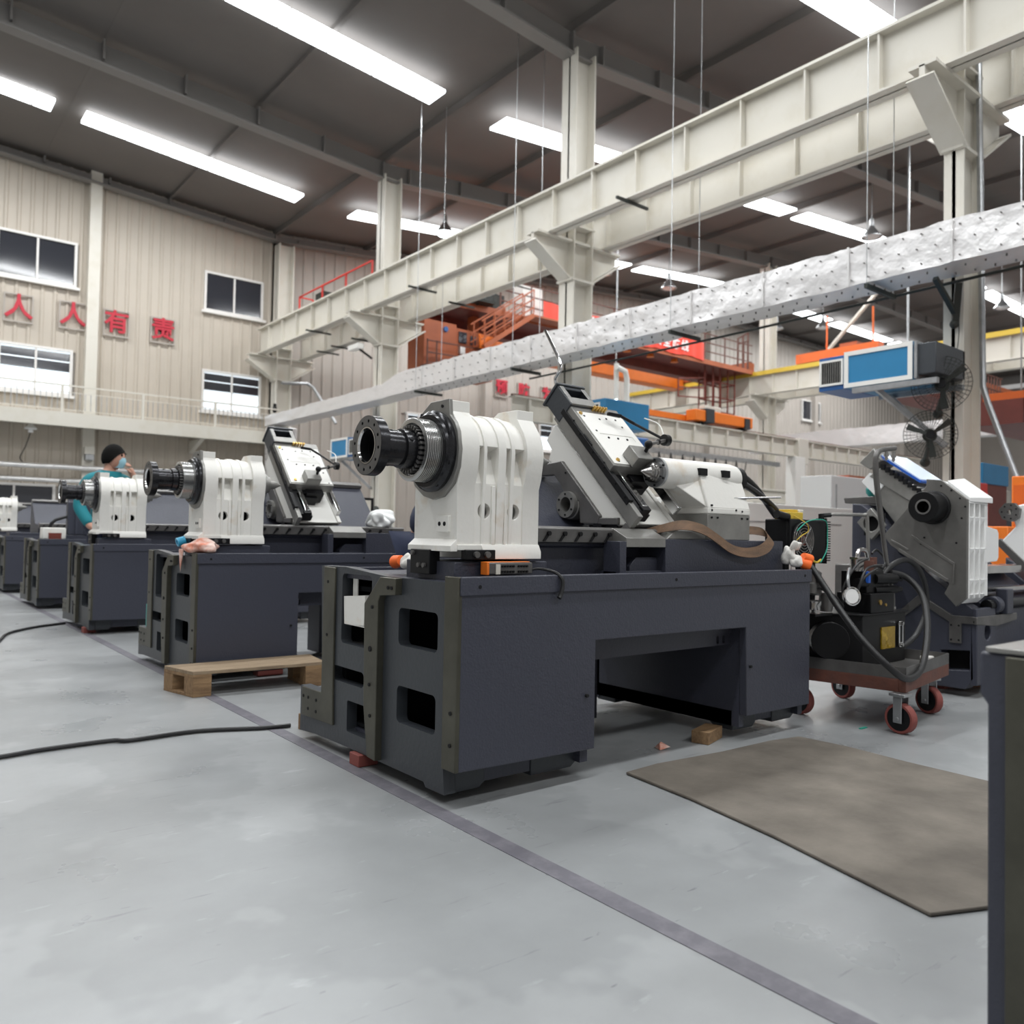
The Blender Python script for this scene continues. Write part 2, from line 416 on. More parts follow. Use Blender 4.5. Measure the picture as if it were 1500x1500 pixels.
# roof
def roofslab(xa, xb):
    return MB().prism([(xa, roof_z(xa)), (xb, roof_z(xb)), (xb, roof_z(xb)+.15), (xa, roof_z(xa)+.15)], 'Y', -10, 24.3)
ce = struct(roofslab(-14, 9.9).build('ceiling', 'roof', smooth=False))
struct(roofslab(9.9, 27).build('ceiling_panel', 'roof', ce, smooth=False)); struct(roofslab(27, 60).build('ceiling_panel', 'roof', ce, smooth=False))
# purlins (run along Y) and rafters (run along X)
b = MB(); x = -12
while x < 58:
    z = roof_z(x); b.box(x-.04, x+.04, -9, 24, z-.16, z); x += 3.1
struct(b.build('ceiling_purlin', 'roof', ce, smooth=False))
for i, y in enumerate((24-.25, 17.3, 10.6, 3.95, -2.75)):
    b = MB(); dp = .62 if i else .38
    for xa, xb in ((-11, 9.9), (9.9, 27), (27, 57)):
        za, zb = roof_z(xa), roof_z(xb)
        b.prism([(xa, za-dp), (xb, zb-dp), (xb, zb-dp+.04), (xa, za-dp+.04)], 'Y', y-.14, y+.14)
        b.prism([(xa, za-dp+.03), (xb, zb-dp+.03), (xb, zb-.16), (xa, za-.16)], 'Y', y-.02, y+.02)
        k = xa+.5
        while k < xb:
            z = roof_z(k); b.box(k-.02, k+.02, y-.13, y+.13, z-dp+.02, z-.2); k += 1.55
    struct(b.build('ceiling_beam', 'rafter', ce, smooth=False))
# roof light strips
n = 0
for y in (20.6, 13.9, 7.2, 0.5, -6.2):
    for (x0, x1) in ((-8, 9.2), (10.6, 26.8), (29.3, 44)):
        if y < 5 and x0 > 20: pass
        n += 1; b = MB(); x = x0; base = None
        while x < x1-.5:
            za, zb = roof_z(x)-.30, roof_z(x+.98)-.30
            cut = .35 if int((x-x0)/.98) % 6 == 5 else .95
            if 1:
                b.prism([(x, za), (x+cut, za+(zb-za)*cut), (x+cut, za+(zb-za)*cut+.06), (x, za+.06)], 'Y', y-.3, y+.3)
            x += .98
        struct(b.build('ceiling_light_strip', 'roof_light', ce, smooth=False))

# columns
def hcol(x0, x1, y0, y1, z1, name='trim_column'):
    b = MB(); t = .03; ym = (y0+y1)/2
    b.box(x0, x0+t, y0, y1, 0, z1).box(x1-t, x1, y0, y1, 0, z1).box(x0, x1, ym-.02, ym+.02, 0, z1)
    b.box(x0-.12, x1+.12, y0-.1, y1+.1, 0, .04)
    return b
colz = {}
for i, (y, hw) in enumerate(((24-.45, .2), (17.27, .18), (10.58, .19), (4.04, .11), (-2.75, .15))):
    b = hcol(9.65, 10.12, y-hw, y+hw, roof_z(9.9)-.5)
    # crane brackets both sides
    if y < 23.9:
        b.prism([(8.85, 6.14), (10.85, 6.14), (10.85, 5.98), (10.12, 5.50), (9.65, 5.50), (8.85, 5.98)], 'Y', y-.03, y+.03)
        b.box(8.85, 10.85, y-.15, y+.15, 6.12, 6.16)
        b.bar((8.8, y, 5.98), (9.66, y, 5.45), .3, .03, (0, 0, 1)).bar((10.9, y, 5.98), (10.1, y, 5.45), .3, .03)
        b.box(9.6, 10.15, y-hw-.01, y+hw+.01, 5.44, 5.48).box(9.6, 10.15, y-hw-.01, y+hw+.01, 6.4, 6.43)
    struct(b.build('trim_%d' % (i+10), 'cream_steel', smooth=False))
for i, y in enumerate((17.27, 10.58)):
    b = hcol(25.55, 26.05, y-.2, y+.2, roof_z(25.6)-.5)
    b.prism([(24.7, 6.10), (26.9, 6.10), (26.9, 5.9), (26.05, 5.3), (25.55, 5.3), (24.7, 5.9)], 'Y', y-.03, y+.03).bar((24.7, y, 5.9), (25.6, y, 5.3), .4, .04)
    b.box(24.7, 26.9, y-.2, y+.2, 6.1, 6.15)
    struct(b.build('trim_%d' % (i+20), 'cream_steel', smooth=False))
for i, x in enumerate((4.7, -.6)):
    struct(MB().box(x-.14, x+.14, 23.72, 24, 0, 11).build('trim_%d' % (i+30), 'cream_steel', smooth=False))
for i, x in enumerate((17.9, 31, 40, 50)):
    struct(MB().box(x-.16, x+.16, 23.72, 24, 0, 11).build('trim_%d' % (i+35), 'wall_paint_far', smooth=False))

# crane runway girders
def runway(x, y0, y1, zb, h, name, m='cream_steel', step=.95, fl=.26):
    b = MB().box(x-fl/2, x+fl/2, y0, y1, zb, zb+.03).box(x-fl/2, x+fl/2, y0, y1, zb+h-.03, zb+h).box(x-.01, x+.01, y0, y1, zb, zb+h)
    y = y0+.3
    while y < y1:
        b.box(x-fl*.42, x+fl*.42, y-.012, y+.012, zb+.02, zb+h-.02); y += step
    b.box(x-.035, x+.035, y0, y1, zb+h, zb+h+.07)
    return struct(b.build(name, m, smooth=False))
runway(9.2, -8, 23.5, 6.16, .74, 'trim_50')
runway(10.5, -8, 23.5, 6.16, .74, 'trim_51')
runway(25.1, 2, 23.5, 6.12, .78, 'trim_52')
runway(26.5, 2, 23.5, 6.12, .78, 'trim_53')
struct(MB().box(24.93, 24.97, 2, 23.4, 6.80, 6.95).build('trim_54', 'yellow', smooth=False))

# balcony along the left wall
struct(MB().box(-13.4, 9.62, 22.85, 23.95, 3.55, 3.76).box(-13.4, 9.62, 22.8, 22.9, 3.45, 3.80).build('trim_60', 'cream_steel', smooth=False))
for x in (-5, 1.2, 7.4):
    struct(MB().prism([(22.9, 3.45), (23.95, 3.45), (23.95, 3.1)], 'X', x-.06, x+.06).build('trim_61', 'cream_steel', smooth=False))
t = thing('balcony_railing', 'cream painted steel railing along the balcony below the red characters', 'railing', (-1.9, 22.86, 3.8))
MB().box(-13.3, 9.6, 22.84, 22.88, 4.46, 4.50).box(-13.3, 9.6, 22.85, 22.87, 4.30, 4.32).box(-13.3, 9.6, 22.85, 22.87, 3.86, 3.88).build('handrail', 'cream_steel', t, smooth=False)
b = MB(); x = -13.2
while x < 9.5:
    b.box(x-.008, x+.008, 22.852, 22.868, 3.87, 4.31); x += .125
o = b.build('balusters', 'galv', t, smooth=False); o['kind'] = 'stuff'
x = -13.2
while x < 9.6:
    MB().box(x-.03, x+.03, 22.83, 22.89, 3.78, 4.47).build('post', 'cream_steel', t, smooth=False); x += 1.9
# ================================================================ lathe castings (machine 1 in world coordinates, copied along the row)
def bolts(b, pts, r, h, axis, n=10):
    for p in pts: b.cyl(p, Vector(p)+Vector(axis)*h, r, n=n)
    return b

def lathe_bed(t):
    bed = thing('bed', '', ''); del bed['label']; del bed['category']; bed.parent = t; bed['_loc'] = 0
    bed.location = (0, 0, 0)
    return bed

PROTO = thing('lathe', 'placeholder', 'lathe', (2.6, 2.9, 0))
ISL = {'foot_pads': 'foot', 'clamp_blocks': 'clamp_block', 'machined_strips': 'machined_pad', 'guide_ways': 'guide_way', 'brass_fittings': 'brass_fitting', 'linear_rails': 'linear_rail', 'rail_wipers': 'rail_wiper', 'gib_blocks': 'gib_block', 'square_plugs': 'square_plug', 'clamp_sockets': 'clamp_socket', 'way_lube_fitting': 'way_lube_fitting', 'leveling_screw': 'leveling_piece'}
PAT = {'bolt_holes': 'dark_hole_disc', 'clamp_bolts': 'clamp_bolt', 'cap_bolts': 'cap_bolt', 'way_bolts': 'way_bolt', 'housing_bolts': 'housing_bolt', 'spanner_holes': 'spanner_hole_disc', 'plate_holes': 'plate_hole_disc', 'castle_nut': 'castle_nut_teeth'}  # the hole entries are black discs, shade painted in place of open holes
def part(b, name, m, parent, **k):
    if name in ISL: return each(b, ISL[name], m, parent, **k)
    if name in PAT and name != 'castle_nut': return each(b, PAT[name], m, parent, **k)
    return b.build(PAT.get(name, name), m, parent, **k)

# --- bed
b = MB()
b.prism([(1.62, .13), (2.28, .117), (2.28, .54), (3.267, .535), (3.277, .118), (3.813, .115), (3.813, .80), (1.62, .80)], 'Y', 2.29, 2.33)
b.box(1.62, 3.815, 2.281, 2.292, .735, .801)
BED = b.build('bed', 'navy_side', PROTO, bevel=.004)
b = MB()   # inner walls, arch, top deck
b.box(2.24, 2.28, 2.33, 3.30, .06, .76).box(3.275, 3.31, 2.33, 3.30, .06, .76).box(3.77, 3.81, 2.33, 3.30, .06, .76)
b.box(1.66, 3.81, 3.26, 3.30, .42, .79)
b.box(1.66, 2.28, 3.26, 3.30, .05, .42).box(3.275, 3.81, 3.26, 3.30, .05, .42)
b.box(1.64, 3.80, 2.33, 3.30, .752, .778)
b.box(1.66, 2.28, 2.372, 3.30, .055, .13).box(3.275, 3.79, 2.372, 3.30, .06, .13)
b.box(2.28, 3.275, 2.372, 2.40, .50, .752)
b.box(2.28, 3.275, 2.40, 3.26, .56, .60)
b.prism([(2.28, .445), (3.275, .445), (3.275, .50), (2.28, .50)], 'Y', 2.385, 2.41, [rrect(2.31, 2.335, .452, .492, .01), rrect(3.17, 3.19, .452, .492, .01), rrect(3.215, 3.235, .452, .492, .01)])
b.box(2.75, 2.95, 2.95, 3.15, .03, .56)
part(b, 'inner_frame', 'navy', BED, bevel=0)
b = MB()   # feet
for x0, x1 in ((1.669, 1.80), (2.02, 2.25), (3.28, 3.46), (3.60, 3.79)):
    for y0, y1 in ((2.366, 2.50), (3.14, 3.294)):
        b.hull([(x, y, z) for x in (x0, x1) for y in (y0, y1) for z in (.055, .128)]+[(x, y, .036) for x in (x0+.005, x1-.02) for y in (y0+.005, y1-.02)])
part(b, 'foot_pads', 'navy_end', BED, bevel=.003)
holes = [rrect(2.42, 2.688, .523, .665, .022), rrect(2.425, 2.69, .232, .371, .022),
         rrect(2.90, 3.155, .478, .772, .02), rrect(2.95, 3.23, .314, .377, .022), rrect(2.87, 3.088, .117, .246, .01)]
b = MB().prism([(2.292, .13), (2.37, .13), (2.361, .039), (2.478, .038), (2.493, .054), (3.069, .053), (3.381, .047), (3.54, .035), (3.54, .24), (3.325, .24), (3.355, .797), (3.128, .800), (2.80, .778), (2.292, .776)], 'X', 1.62, 1.668, holes)
b.box(1.66, 1.72, 3.30, 3.54, .05, .22)
END = b.build('end_plate', 'navy_end', BED, smooth=False)
b = MB()
b.box(1.612, 1.63, 2.288, 2.372, .131, .800)
b.prism([(2.785, .776), (2.669, .776), (2.671, .713), (2.785, .704), (2.799, .682), (2.796, .062), (2.86, .067), (2.896, .259), (2.907, .665)], 'X', 1.59, 1.622)
b.prism([(3.313, .795), (3.21, .793), (3.206, .254), (3.199, .12), (3.508, .111), (3.508, .24), (3.315, .241)], 'X', 1.610, 1.622)
part(b, 'machined_strips', 'olive', BED, bevel=.003)
b = MB()
for (y, z) in ((2.32, .33), (2.32, .22), (2.84, .655), (2.85, .49), (2.85, .35), (2.84, .23), (3.27, .73), (3.27, .50), (2.72, .738), (2.695, .738), (3.44, .20), (3.36, .20), (3.44, .15), (3.36, .15), (3.49, .2)):
    b.cyl((1.586 if 2.7 < y < 2.9 or z == .738 else 1.608, y, z), (1.65, y, z), .007 if (y, z) != (2.85, .49) else .011, n=10)
for (x, z) in ((1.70, .765), (2.23, .33), (3.30, .35), (2.75, .77), (3.75, .77)):
    b.cyl((x, 2.2795, z), (x, 2.30, z), .007, n=10)
part(b, 'bolt_holes', 'hole', BED, smooth=False)
b = MB().box(2.10, 2.12, 2.34, 3.25, .15, .75)   # black walls carry the shade behind the openings in their colour
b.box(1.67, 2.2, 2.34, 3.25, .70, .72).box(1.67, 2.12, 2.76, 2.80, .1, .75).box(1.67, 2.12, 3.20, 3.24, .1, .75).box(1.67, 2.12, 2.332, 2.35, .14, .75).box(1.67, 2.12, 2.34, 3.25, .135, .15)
part(b, 'cavity_shade_wall', 'cavity_shade', BED, smooth=False)
b = MB().box(1.67, 1.74, 2.9, 3.1, .112, .125).cyl((1.70, 2.93, .12), (1.70, 2.93, .2), .012).cyl((1.70, 2.93, .175), (1.70, 2.93, .195), .025, n=6).box(1.67, 1.74, 2.90, 3.2, .45, .478)
part(b, 'leveling_screw', 'machined_dark', BED)

def upper_ways(parent, xend=3.2, tail=True):
    b = MB()
    b.box(1.686, 2.13, 2.42, 2.75, .775, .847)
    b.prism([(2.575, .775), (2.575, .90), (2.55, .905), (2.55, .93), (2.60, .965), (2.90, .985), (3.20, 1.31), (3.28, 1.31), (3.295, 1.22), (3.295, .775)], 'X', 2.06, xend)
    part(b, 'slant_casting', 'navy', parent, bevel=.004)
    b = MB()
    b.prism([(2.56, .915), (2.505, .922), (2.50, .978), (2.515, .988), (2.60, .988)], 'X', 2.06, xend)
    b.prism([(3.18, 1.30), (3.17, 1.325), (3.22, 1.35), (3.27, 1.325), (3.27, 1.305)], 'X', 2.06, xend)
    part(b, 'guide_ways', 'machined_dark', parent, bevel=.002)
    b = MB(); x = 2.12
    while x < xend-.05:
        b.cyl((x, 2.492, .958), (x, 2.51, .958), .010, n=10).prism([(x-.01, .955), (x+.005, .955), (x-.02, .925), (x-.03, .925)], 'Y', 2.497, 2.51); x += .088
    part(b, 'way_bolts', 'black', parent)
    if tail:
        b = MB().box(2.84, 3.766, 2.42, 2.85, .775, .942)
        b.box(2.545, 2.585, 2.42, 2.52, .775, .93).box(2.545, 2.84, 2.44, 2.56, .775, .80)
        b.prism([(2.585, .79), (2.66, .79), (2.66, .82), (2.70, .86), (2.84, .86), (2.84, .775)], 'Y', 2.47, 2.54)
        part(b, 'tail_block', 'navy', parent, bevel=.004)
        b = MB().prism([(2.42, .905), (2.42, .945), (2.50, .985), (2.56, .985), (2.56, .905)], 'X', 2.585, 2.84)
        part(b, 'way_end', 'machined', parent, bevel=.002)

# --- headstock
HS = MB()
HS.prism([(2.415, .905), (2.415, 1.12), (2.43, 1.14)] + [(2.555-.158*math.cos(a), 1.255+.158*math.sin(a)) for a in [(-35+i*12)*pi/180 for i in range(17)]] + [(2.70, 1.20), (2.70, .905)], 'X', 1.765, 1.795)
def hs_ring(b, x0, x1, r, y0, top=None):
    pts = [(y0, .905), (y0, 1.125)]
    if top: pts = [(y0, .905), (y0, 1.125), (2.555-r+.012, 1.165)]
    else: pts = [(y0, .905)]
    pts += [(2.555-r*math.cos(a), 1.255+r*math.sin(a)) for a in [(-8+i*10)*pi/180 for i in range(6)]]
    if top:
        pts += [(2.459, 1.40), (2.459, top), (2.581, top), (2.655, 1.395)]
    else:
        pts += [(2.555-r*math.cos(a), 1.255+r*math.sin(a)) for a in [(51+i*11)*pi/180 for i in range(8)]]
    pts += [(2.70, 1.28), (2.70, .905)]
    return b.prism(pts, 'X', x0, x1)
b = MB()
hs_ring(b, 1.688, 1.768, .165, 2.415, 1.44)
hs_ring(b, 1.995, 2.078, .165, 2.415, 1.437)
for x0, x1 in ((1.798, 1.812), (1.866, 1.903), (1.928, 1.945)):
    hs_ring(b, x0, x1, .154, 2.4175)
mid = [(2.4195, .905), (2.4195, 1.135), (2.462, 1.262)] + [(2.555-.147*math.cos(a), 1.255+.147*math.sin(a)) for a in [(8+i*12)*pi/180 for i in range(14)]] + [(2.695, 1.25), (2.695, .905)]
HOLES = [circ(1.814, 1.035, .029, 28), circ(1.954, 1.035, .029, 28)]
b.prism([(1.766, 1.137)]+[(2.0, 1.137)]+[(2.0, .905), (1.766, .905)], 'Y', 2.4195, 2.445, HOLES)
b.prism([(2.50, .905), (2.50, 1.10), (2.4195, 1.135), (2.4195, 1.137), (2.462, 1.262)] + mid[3:], 'X', 1.768, 1.997)
b.hull([(x, y, z) for x in (1.80, 2.083) for y in (2.402, 2.71) for z in (.857, .885)] + [(x, 2.413, .912) for x in (1.80, 2.08)])
b.box(1.690, 1.80, 2.41, 2.70, .890, .91)
b.hull([(x, y, z) for x in (1.66, 1.69) for y in (2.41, 2.70) for z in (.885, .905)] + [(1.689, y, .93) for y in (2.415, 2.70)])
b.box(1.845, 1.862, 2.412, 2.42, .91, 1.13).box(1.905, 1.912, 2.412, 2.42, .91, 1.13)
b.box(1.676, 1.69, 2.452, 2.53, .955, 1.015)
HEAD = b.build('headstock', 'white_paint', PROTO, bevel=.006, seg=3)
part(MB().box(1.79, 1.99, 2.485, 2.499, .98, 1.09), 'cavity_shade_wall', 'hole', HEAD, smooth=False)  # black panel paints the shade seen through the two round holes
b = MB().cyl((1.674, 2.475, .985), (1.69, 2.475, .985), .008).cyl((1.674, 2.508, .985), (1.69, 2.508, .985), .008)
part(b, 'plate_holes', 'hole', HEAD, smooth=False)
ep = [(2.459, 1.444), (2.581, 1.443), (2.70, 1.372), (2.725, 1.30), (2.725, 1.20), (2.684, 1.13), (2.62, 1.09), (2.555, 1.075), (2.489, 1.085), (2.425, 1.131), (2.396, 1.19), (2.388, 1.255), (2.40, 1.32), (2.42, 1.355), (2.452, 1.383)]
part(MB().prism(ep, 'X', 1.674, 1.690), 'end_flange', 'machined', HEAD, bevel=.002)
c = (0, 2.555, 1.255)
b = MB().turn([(1.655, .148), (1.660, .152), (1.675, .152), (1.676, .12), (1.640, .12), (1.640, .135), (1.650, .138), (1.655, .148)], c, n=48)
part(b, 'bearing_cap', 'black_steel', HEAD)
b = MB()
for k in range(8):
    a = k*pi/4+.35; p = (1.652, 2.555+.138*math.cos(a), 1.255+.138*math.sin(a)); b.cyl(p, (1.668, p[1], p[2]), .010, n=10)
b.cyl((1.67, 2.64, 1.40), (1.676, 2.64, 1.40), .006).cyl((1.67, 2.50, 1.42), (1.676, 2.50, 1.42), .006)
part(b, 'cap_bolts', 'black', HEAD)
prof = [(1.572, .098), (1.572, .114)]
x = 1.574
for k in range(8):
    prof += [(x, .117), (x+.0035, .117), (x+.0048, .109), (x+.0062, .109)]; x += .0075
prof += [(x, .117), (1.640, .117), (1.645, .10), (1.645, .05), (1.605, .05), (1.605, .094), (1.572, .098)]
part(MB().turn(prof, c, n=56), 'belt_pulley', 'pulley', HEAD)
b = MB().turn([(1.425, .062), (1.425, .066), (1.51, .066), (1.513, .061), (1.520, .061), (1.523, .071), (1.553, .071), (1.556, .066), (1.562, .066), (1.562, .086), (1.600, .086), (1.61, .05), (1.46, .05), (1.425, .062)], c, n=48)
part(b, 'spindle_sleeve', 'black_steel', HEAD)
b = MB()
for k in range(30):
    a = 2*pi*k/30; r = .080
    p = Vector((1.575, 2.555+r*math.cos(a), 1.255+r*math.sin(a))); b.m = Matrix.Translation(p) @ Matrix.Rotation(a, 4, 'X')
    b.box(-.016, .016, -.002, .010, -.0045, .0045)
b.m = None
part(b, 'castle_nut', 'machined_dark', HEAD)
hh = [circ(2.555+.086*math.cos(a), 1.255+.086*math.sin(a), .0065, 8) for a in [2*pi*k/12+.15 for k in range(12)]]
b = MB().prism(circ(2.555, 1.255, .106, 56), 'X', 1.392, 1.428, [circ(2.555, 1.255, .064, 40)]+hh)
part(MB().prism(circ(2.555, 1.255, .104, 56), 'X', 1.3905, 1.3925, [circ(2.555, 1.255, .068, 40)]+hh), 'flange_face', 'machined_dark', HEAD)
FLN = part(b, 'rear_flange', 'black_steel', HEAD, bevel=.0015)
b = MB().turn([(1.394, .064), (1.3895, .066), (1.3895, .061), (1.398, .058), (1.394, .064)], c, n=40)
part(b, 'bore_ring', 'chrome', FLN)
part(MB().turn([(1.395, .0635), (1.60, .058), (1.60, .050), (1.43, .052), (1.43, .056), (1.398, .0575), (1.395, .0635)], c, n=40), 'bore_shade', 'black', FLN)  # black tube puts the shade of the bore into its colour
part(MB().cyl((1.59, 2.555, 1.255), (1.60, 2.555, 1.255), .054), 'bore', 'hole', FLN, smooth=False)
b = MB()
for a in (.9, 2.0, -.6, -1.6, 3.4): b.cyl((1.475, 2.555+.067*math.cos(a), 1.255+.067*math.sin(a)), (1.475, 2.555+.06*math.cos(a), 1.255+.06*math.sin(a)), .007, n=10)
b.cyl((1.538, 2.555-.072*.9, 1.255+.072*.43), (1.538, 2.555-.05, 1.255), .008, n=10)
part(b, 'spanner_holes', 'hole', HEAD, smooth=False)
b = MB().turn([(2.078, .10), (2.10, .10), (2.10, .07), (2.135, .07), (2.135, .055), (2.16, .055), (2.16, .030), (2.20, .028), (2.25, .002)], c, n=32)
part(b, 'live_center', 'machined', HEAD)
b = MB().box(1.652, 1.70, 2.535, 2.668, .797, .889).box(1.72, 1.856, 2.398, 2.43, .855, .892)
b2 = part(b, 'clamp_blocks', 'black', HEAD, bevel=.003)
b = MB()
for x in (1.765, 1.815): b.cyl((x, 2.387, .874), (x, 2.40, .874), .012, n=12)
for y, z in ((2.645, .875), (2.60, .83), (2.565, .83)): b.cyl((1.642, y, z), (1.655, y, z), .009, n=10)
part(b, 'clamp_bolts', 'machined_dark', HEAD)

upper_ways(BED)
# --- carriage with slanted cross slide
def rot_box(b, o, e1, e2, x0, x1, a0, a1, n0, n1):
    """box with X extent, along slant direction e1 and normal e2 in the YZ plane"""
    vs = []
    for x in (x0, x1):
        for a, n in ((a0, n0), (a1, n0), (a1, n1), (a0, n1)):
            vs.append((x, o[0]+e1[0]*a+e2[0]*n, o[1]+e1[1]*a+e2[1]*n))
    b.add(vs, [(0, 1, 2, 3), (7, 6, 5, 4), (0, 4, 5, 1), (1, 5, 6, 2), (2, 6, 7, 3), (3, 7, 4, 0)]); return b
SO = (2.4208, 1.2528); E1 = Vector((.290, .2985)).normalized(); E2 = Vector((-E1.y, E1.x))   # along the slide upward, outward normal
LEN = .416
b = MB()
b.prism([(2.809, 1.462), (2.821, 1.465), (2.877, 1.398), (2.84, 1.35), (2.86, 1.30), (2.80, 1.27), (2.66, 1.13), (2.52, 1.0), (2.381, .997), (2.36, 1.0), (2.36, 1.01)], 'X', 2.515, 2.60)
b.prism([(2.809, 1.452), (2.86, 1.30), (2.80, 1.25), (2.66, 1.12), (2.52, .99), (2.40, .995), (2.36, 1.005)], 'X', 2.60, 2.815)
b.prism([(2.809, 1.462), (2.877, 1.398), (2.80, 1.27), (2.52, 1.0), (2.381, .997), (2.36, 1.01)], 'X', 2.815, 2.845)
b.hull([(x, 2.40, z) for x in (2.63, 2.80) for z in (1.00, 1.012)]+[(x, 2.46, 1.04) for x in (2.63, 2.80)])
CAR = b.build('carriage', 'white_clean', PROTO, bevel=.005)
b = MB().prism([(2.885, 1.283), (2.752, 1.291), (2.501, 1.039), (2.51, 1.002), (2.623, 1.006), (2.632, 1.104)] + [(2.632+.13*math.sin(a), 1.104+.12*(1-math.cos(a))) for a in (.5, .9, 1.2)] + [(2.80, 1.228), (2.907, 1.228)], 'X', 2.498, 2.54)
part(b, 'saddle_leg', 'machined_dark', CAR, bevel=.004)
b = MB().turn([(2.478, .034), (2.478, .060), (2.50, .060), (2.503, .066), (2.62, .075), (2.62, .034), (2.478, .034)], (0, 2.698, 1.09), n=36)
part(b, 'screw_housing', 'machined', CAR)
b = MB()
for k in range(6): b.cyl((2.474, 2.698+.047*math.cos(k*pi/3+.5), 1.09+.047*math.sin(k*pi/3+.5)), (2.48, 2.698+.047*math.cos(k*pi/3+.5), 1.09+.047*math.sin(k*pi/3+.5)), .0045, n=8)
b.cyl((2.495, 2.72, 1.235), (2.50, 2.72, 1.235), .005, n=8)
for a in (.02, .10, .2, .3, .42):
    y, z = SO[0]-.085+E1.x*a, SO[1]-.15+E1.y*a; b.cyl((2.49, y, z), (2.50, y, z), .005, n=8)
part(b, 'housing_bolts', 'black', CAR, smooth=False)
part(MB().cyl((2.55, 2.698, 1.09), (2.56, 2.698, 1.09), .034).box(2.6, 2.78, 2.53, 2.62, .99, 1.03), 'housing_bore', 'hole', CAR, smooth=False)
# base rail side plate, ways
b = MB(); rot_box(b, (2.32, .986), E1, E2, 2.497, 2.525, 0, .70, .0, .068)
part(b, 'rail_side_plate', 'machined', CAR, bevel=.003)
b = MB(); rot_box(b, (2.345, 1.035), E1, E2, 2.493, 2.52, .03, .63, .035, .065)
part(b, 'way_cover', 'black', CAR, bevel=.002)
b = MB()
for x0, x1 in ((2.56, 2.59), (2.785, 2.81)): rot_box(b, (2.33, 1.0), E1, E2, x0, x1, .04, .64, .03, .075)
b.box(2.70, 2.705, 2.40, 2.42, 1.03, 1.04)
part(b, 'linear_rails', 'chrome', CAR, bevel=.003)
b = MB(); rot_box(b, (2.33, 1.0), E1, E2, 2.525, 2.555, .02, .64, .0, .06); rot_box(b, (2.33, 1.0), E1, E2, 2.595, 2.615, .02, .3, .0, .04); rot_box(b, (2.33, 1.0), E1, E2, 2.55, 2.60, .02, .05, .0, .07)
rot_box(b, (2.33, 1.0), E1, E2, 2.62, 2.74, .20, .30, -.01, .07)
part(b, 'rail_wipers', 'black', CAR, bevel=.002)
b = MB().box(2.50, 2.80, 2.395, 2.60, 1.0, 1.03).box(2.52, 2.84, 2.40, 2.52, .99, 1.0); rot_box(b, (2.355, .963), E1, E2, 2.50, 2.525, -.01, .03, -.005, .04)
part(b, 'carriage_base', 'machined_dark', CAR, bevel=.003)
b = MB().box(2.515, 2.80, 2.41, 2.58, .962, 1.0)
part(b, 'carriage_wiper', 'black', CAR, bevel=.002)
part(MB().box(2.50, 2.535, 2.49, 2.54, .978, 1.005).box(2.50, 2.53, 2.86, 2.92, 1.24, 1.27).cyl((2.49, 2.51, .985), (2.50, 2.51, .985), .008), 'way_lube_fitting', 'black', CAR)
# slide
b = MB(); rot_box(b, SO, E1, E2, 2.50, 2.812, 0, LEN, -.062, 0)
SL = part(b, 'cross_slide', 'machined', CAR, bevel=.003)
b = MB(); rot_box(b, SO, E1, E2, 2.512, 2.802, .012, .18, 0, .003); rot_box(b, SO, E1, E2, 2.512, 2.802, .215, .36, 0, .003); rot_box(b, SO, E1, E2, 2.512, 2.56, .18, .215, 0, .003); rot_box(b, SO, E1, E2, 2.77, 2.802, .18, .215, 0, .003)
rot_box(b, SO, E1, E2, 2.56, 2.77, .18, .215, -.001, .001)
part(b, 'painted_face', 'white_clean', SL, smooth=False)
b = MB()
for x, a in ((2.54, .33), (2.63, .32), (2.74, .33), (2.55, .23), (2.60, .19), (2.66, .19), (2.72, .19), (2.75, .28), (2.55, .03), (2.70, .03), (2.78, .02), (2.77, .12), (2.68, .33)):
    p = Vector((x, SO[0]+E1.x*a, SO[1]+E1.y*a)); n = Vector((0, E2.x, E2.y)); b.cyl(p-n*.001, p+n*.0045, .0055, n=8)
for a in (.05, .2, .33):
    y, z = SO[0]+E1.x*a-E2.x*.03, SO[1]+E1.y*a-E2.y*.03; b.cyl((2.494, y, z), (2.50, y, z), .004, n=8)
part(b, 'bolt_holes', 'hole', SL, smooth=False)
b = MB()
for x, a in ((2.525, .345), (2.545, .035), (2.72, .06)):
    p = Vector((x, SO[0]+E1.x*a, SO[1]+E1.y*a)); n = Vector((0, E2.x, E2.y)); b.cyl(p, p+n*.010, .009, n=12)
for k in range(5):
    p = Vector((2.63+k*.018, SO[0]+E1.x*.385, SO[1]+E1.y*.385)); n = Vector((0, E2.x, E2.y)); b.cyl(p, p+n*.028, .006, n=8); b.cyl(p+n*.018, p+n*.022, .008, n=6)
part(b, 'brass_fittings', 'brass', SL)
b = MB(); rot_box(b, SO, E1, E2, 2.495, 2.50, .16, .235, -.055, -.025); rot_box(b, SO, E1, E2, 2.495, 2.50, .03, .10, -.06, -.03)
rot_box(b, SO, E1, E2, 2.55, 2.75, -.03, 0, -.10, -.05); rot_box(b, SO, E1, E2, 2.58, 2.70, -.06, -.02, -.13, -.07)
part(b, 'gib_blocks', 'black', SL, bevel=.002)
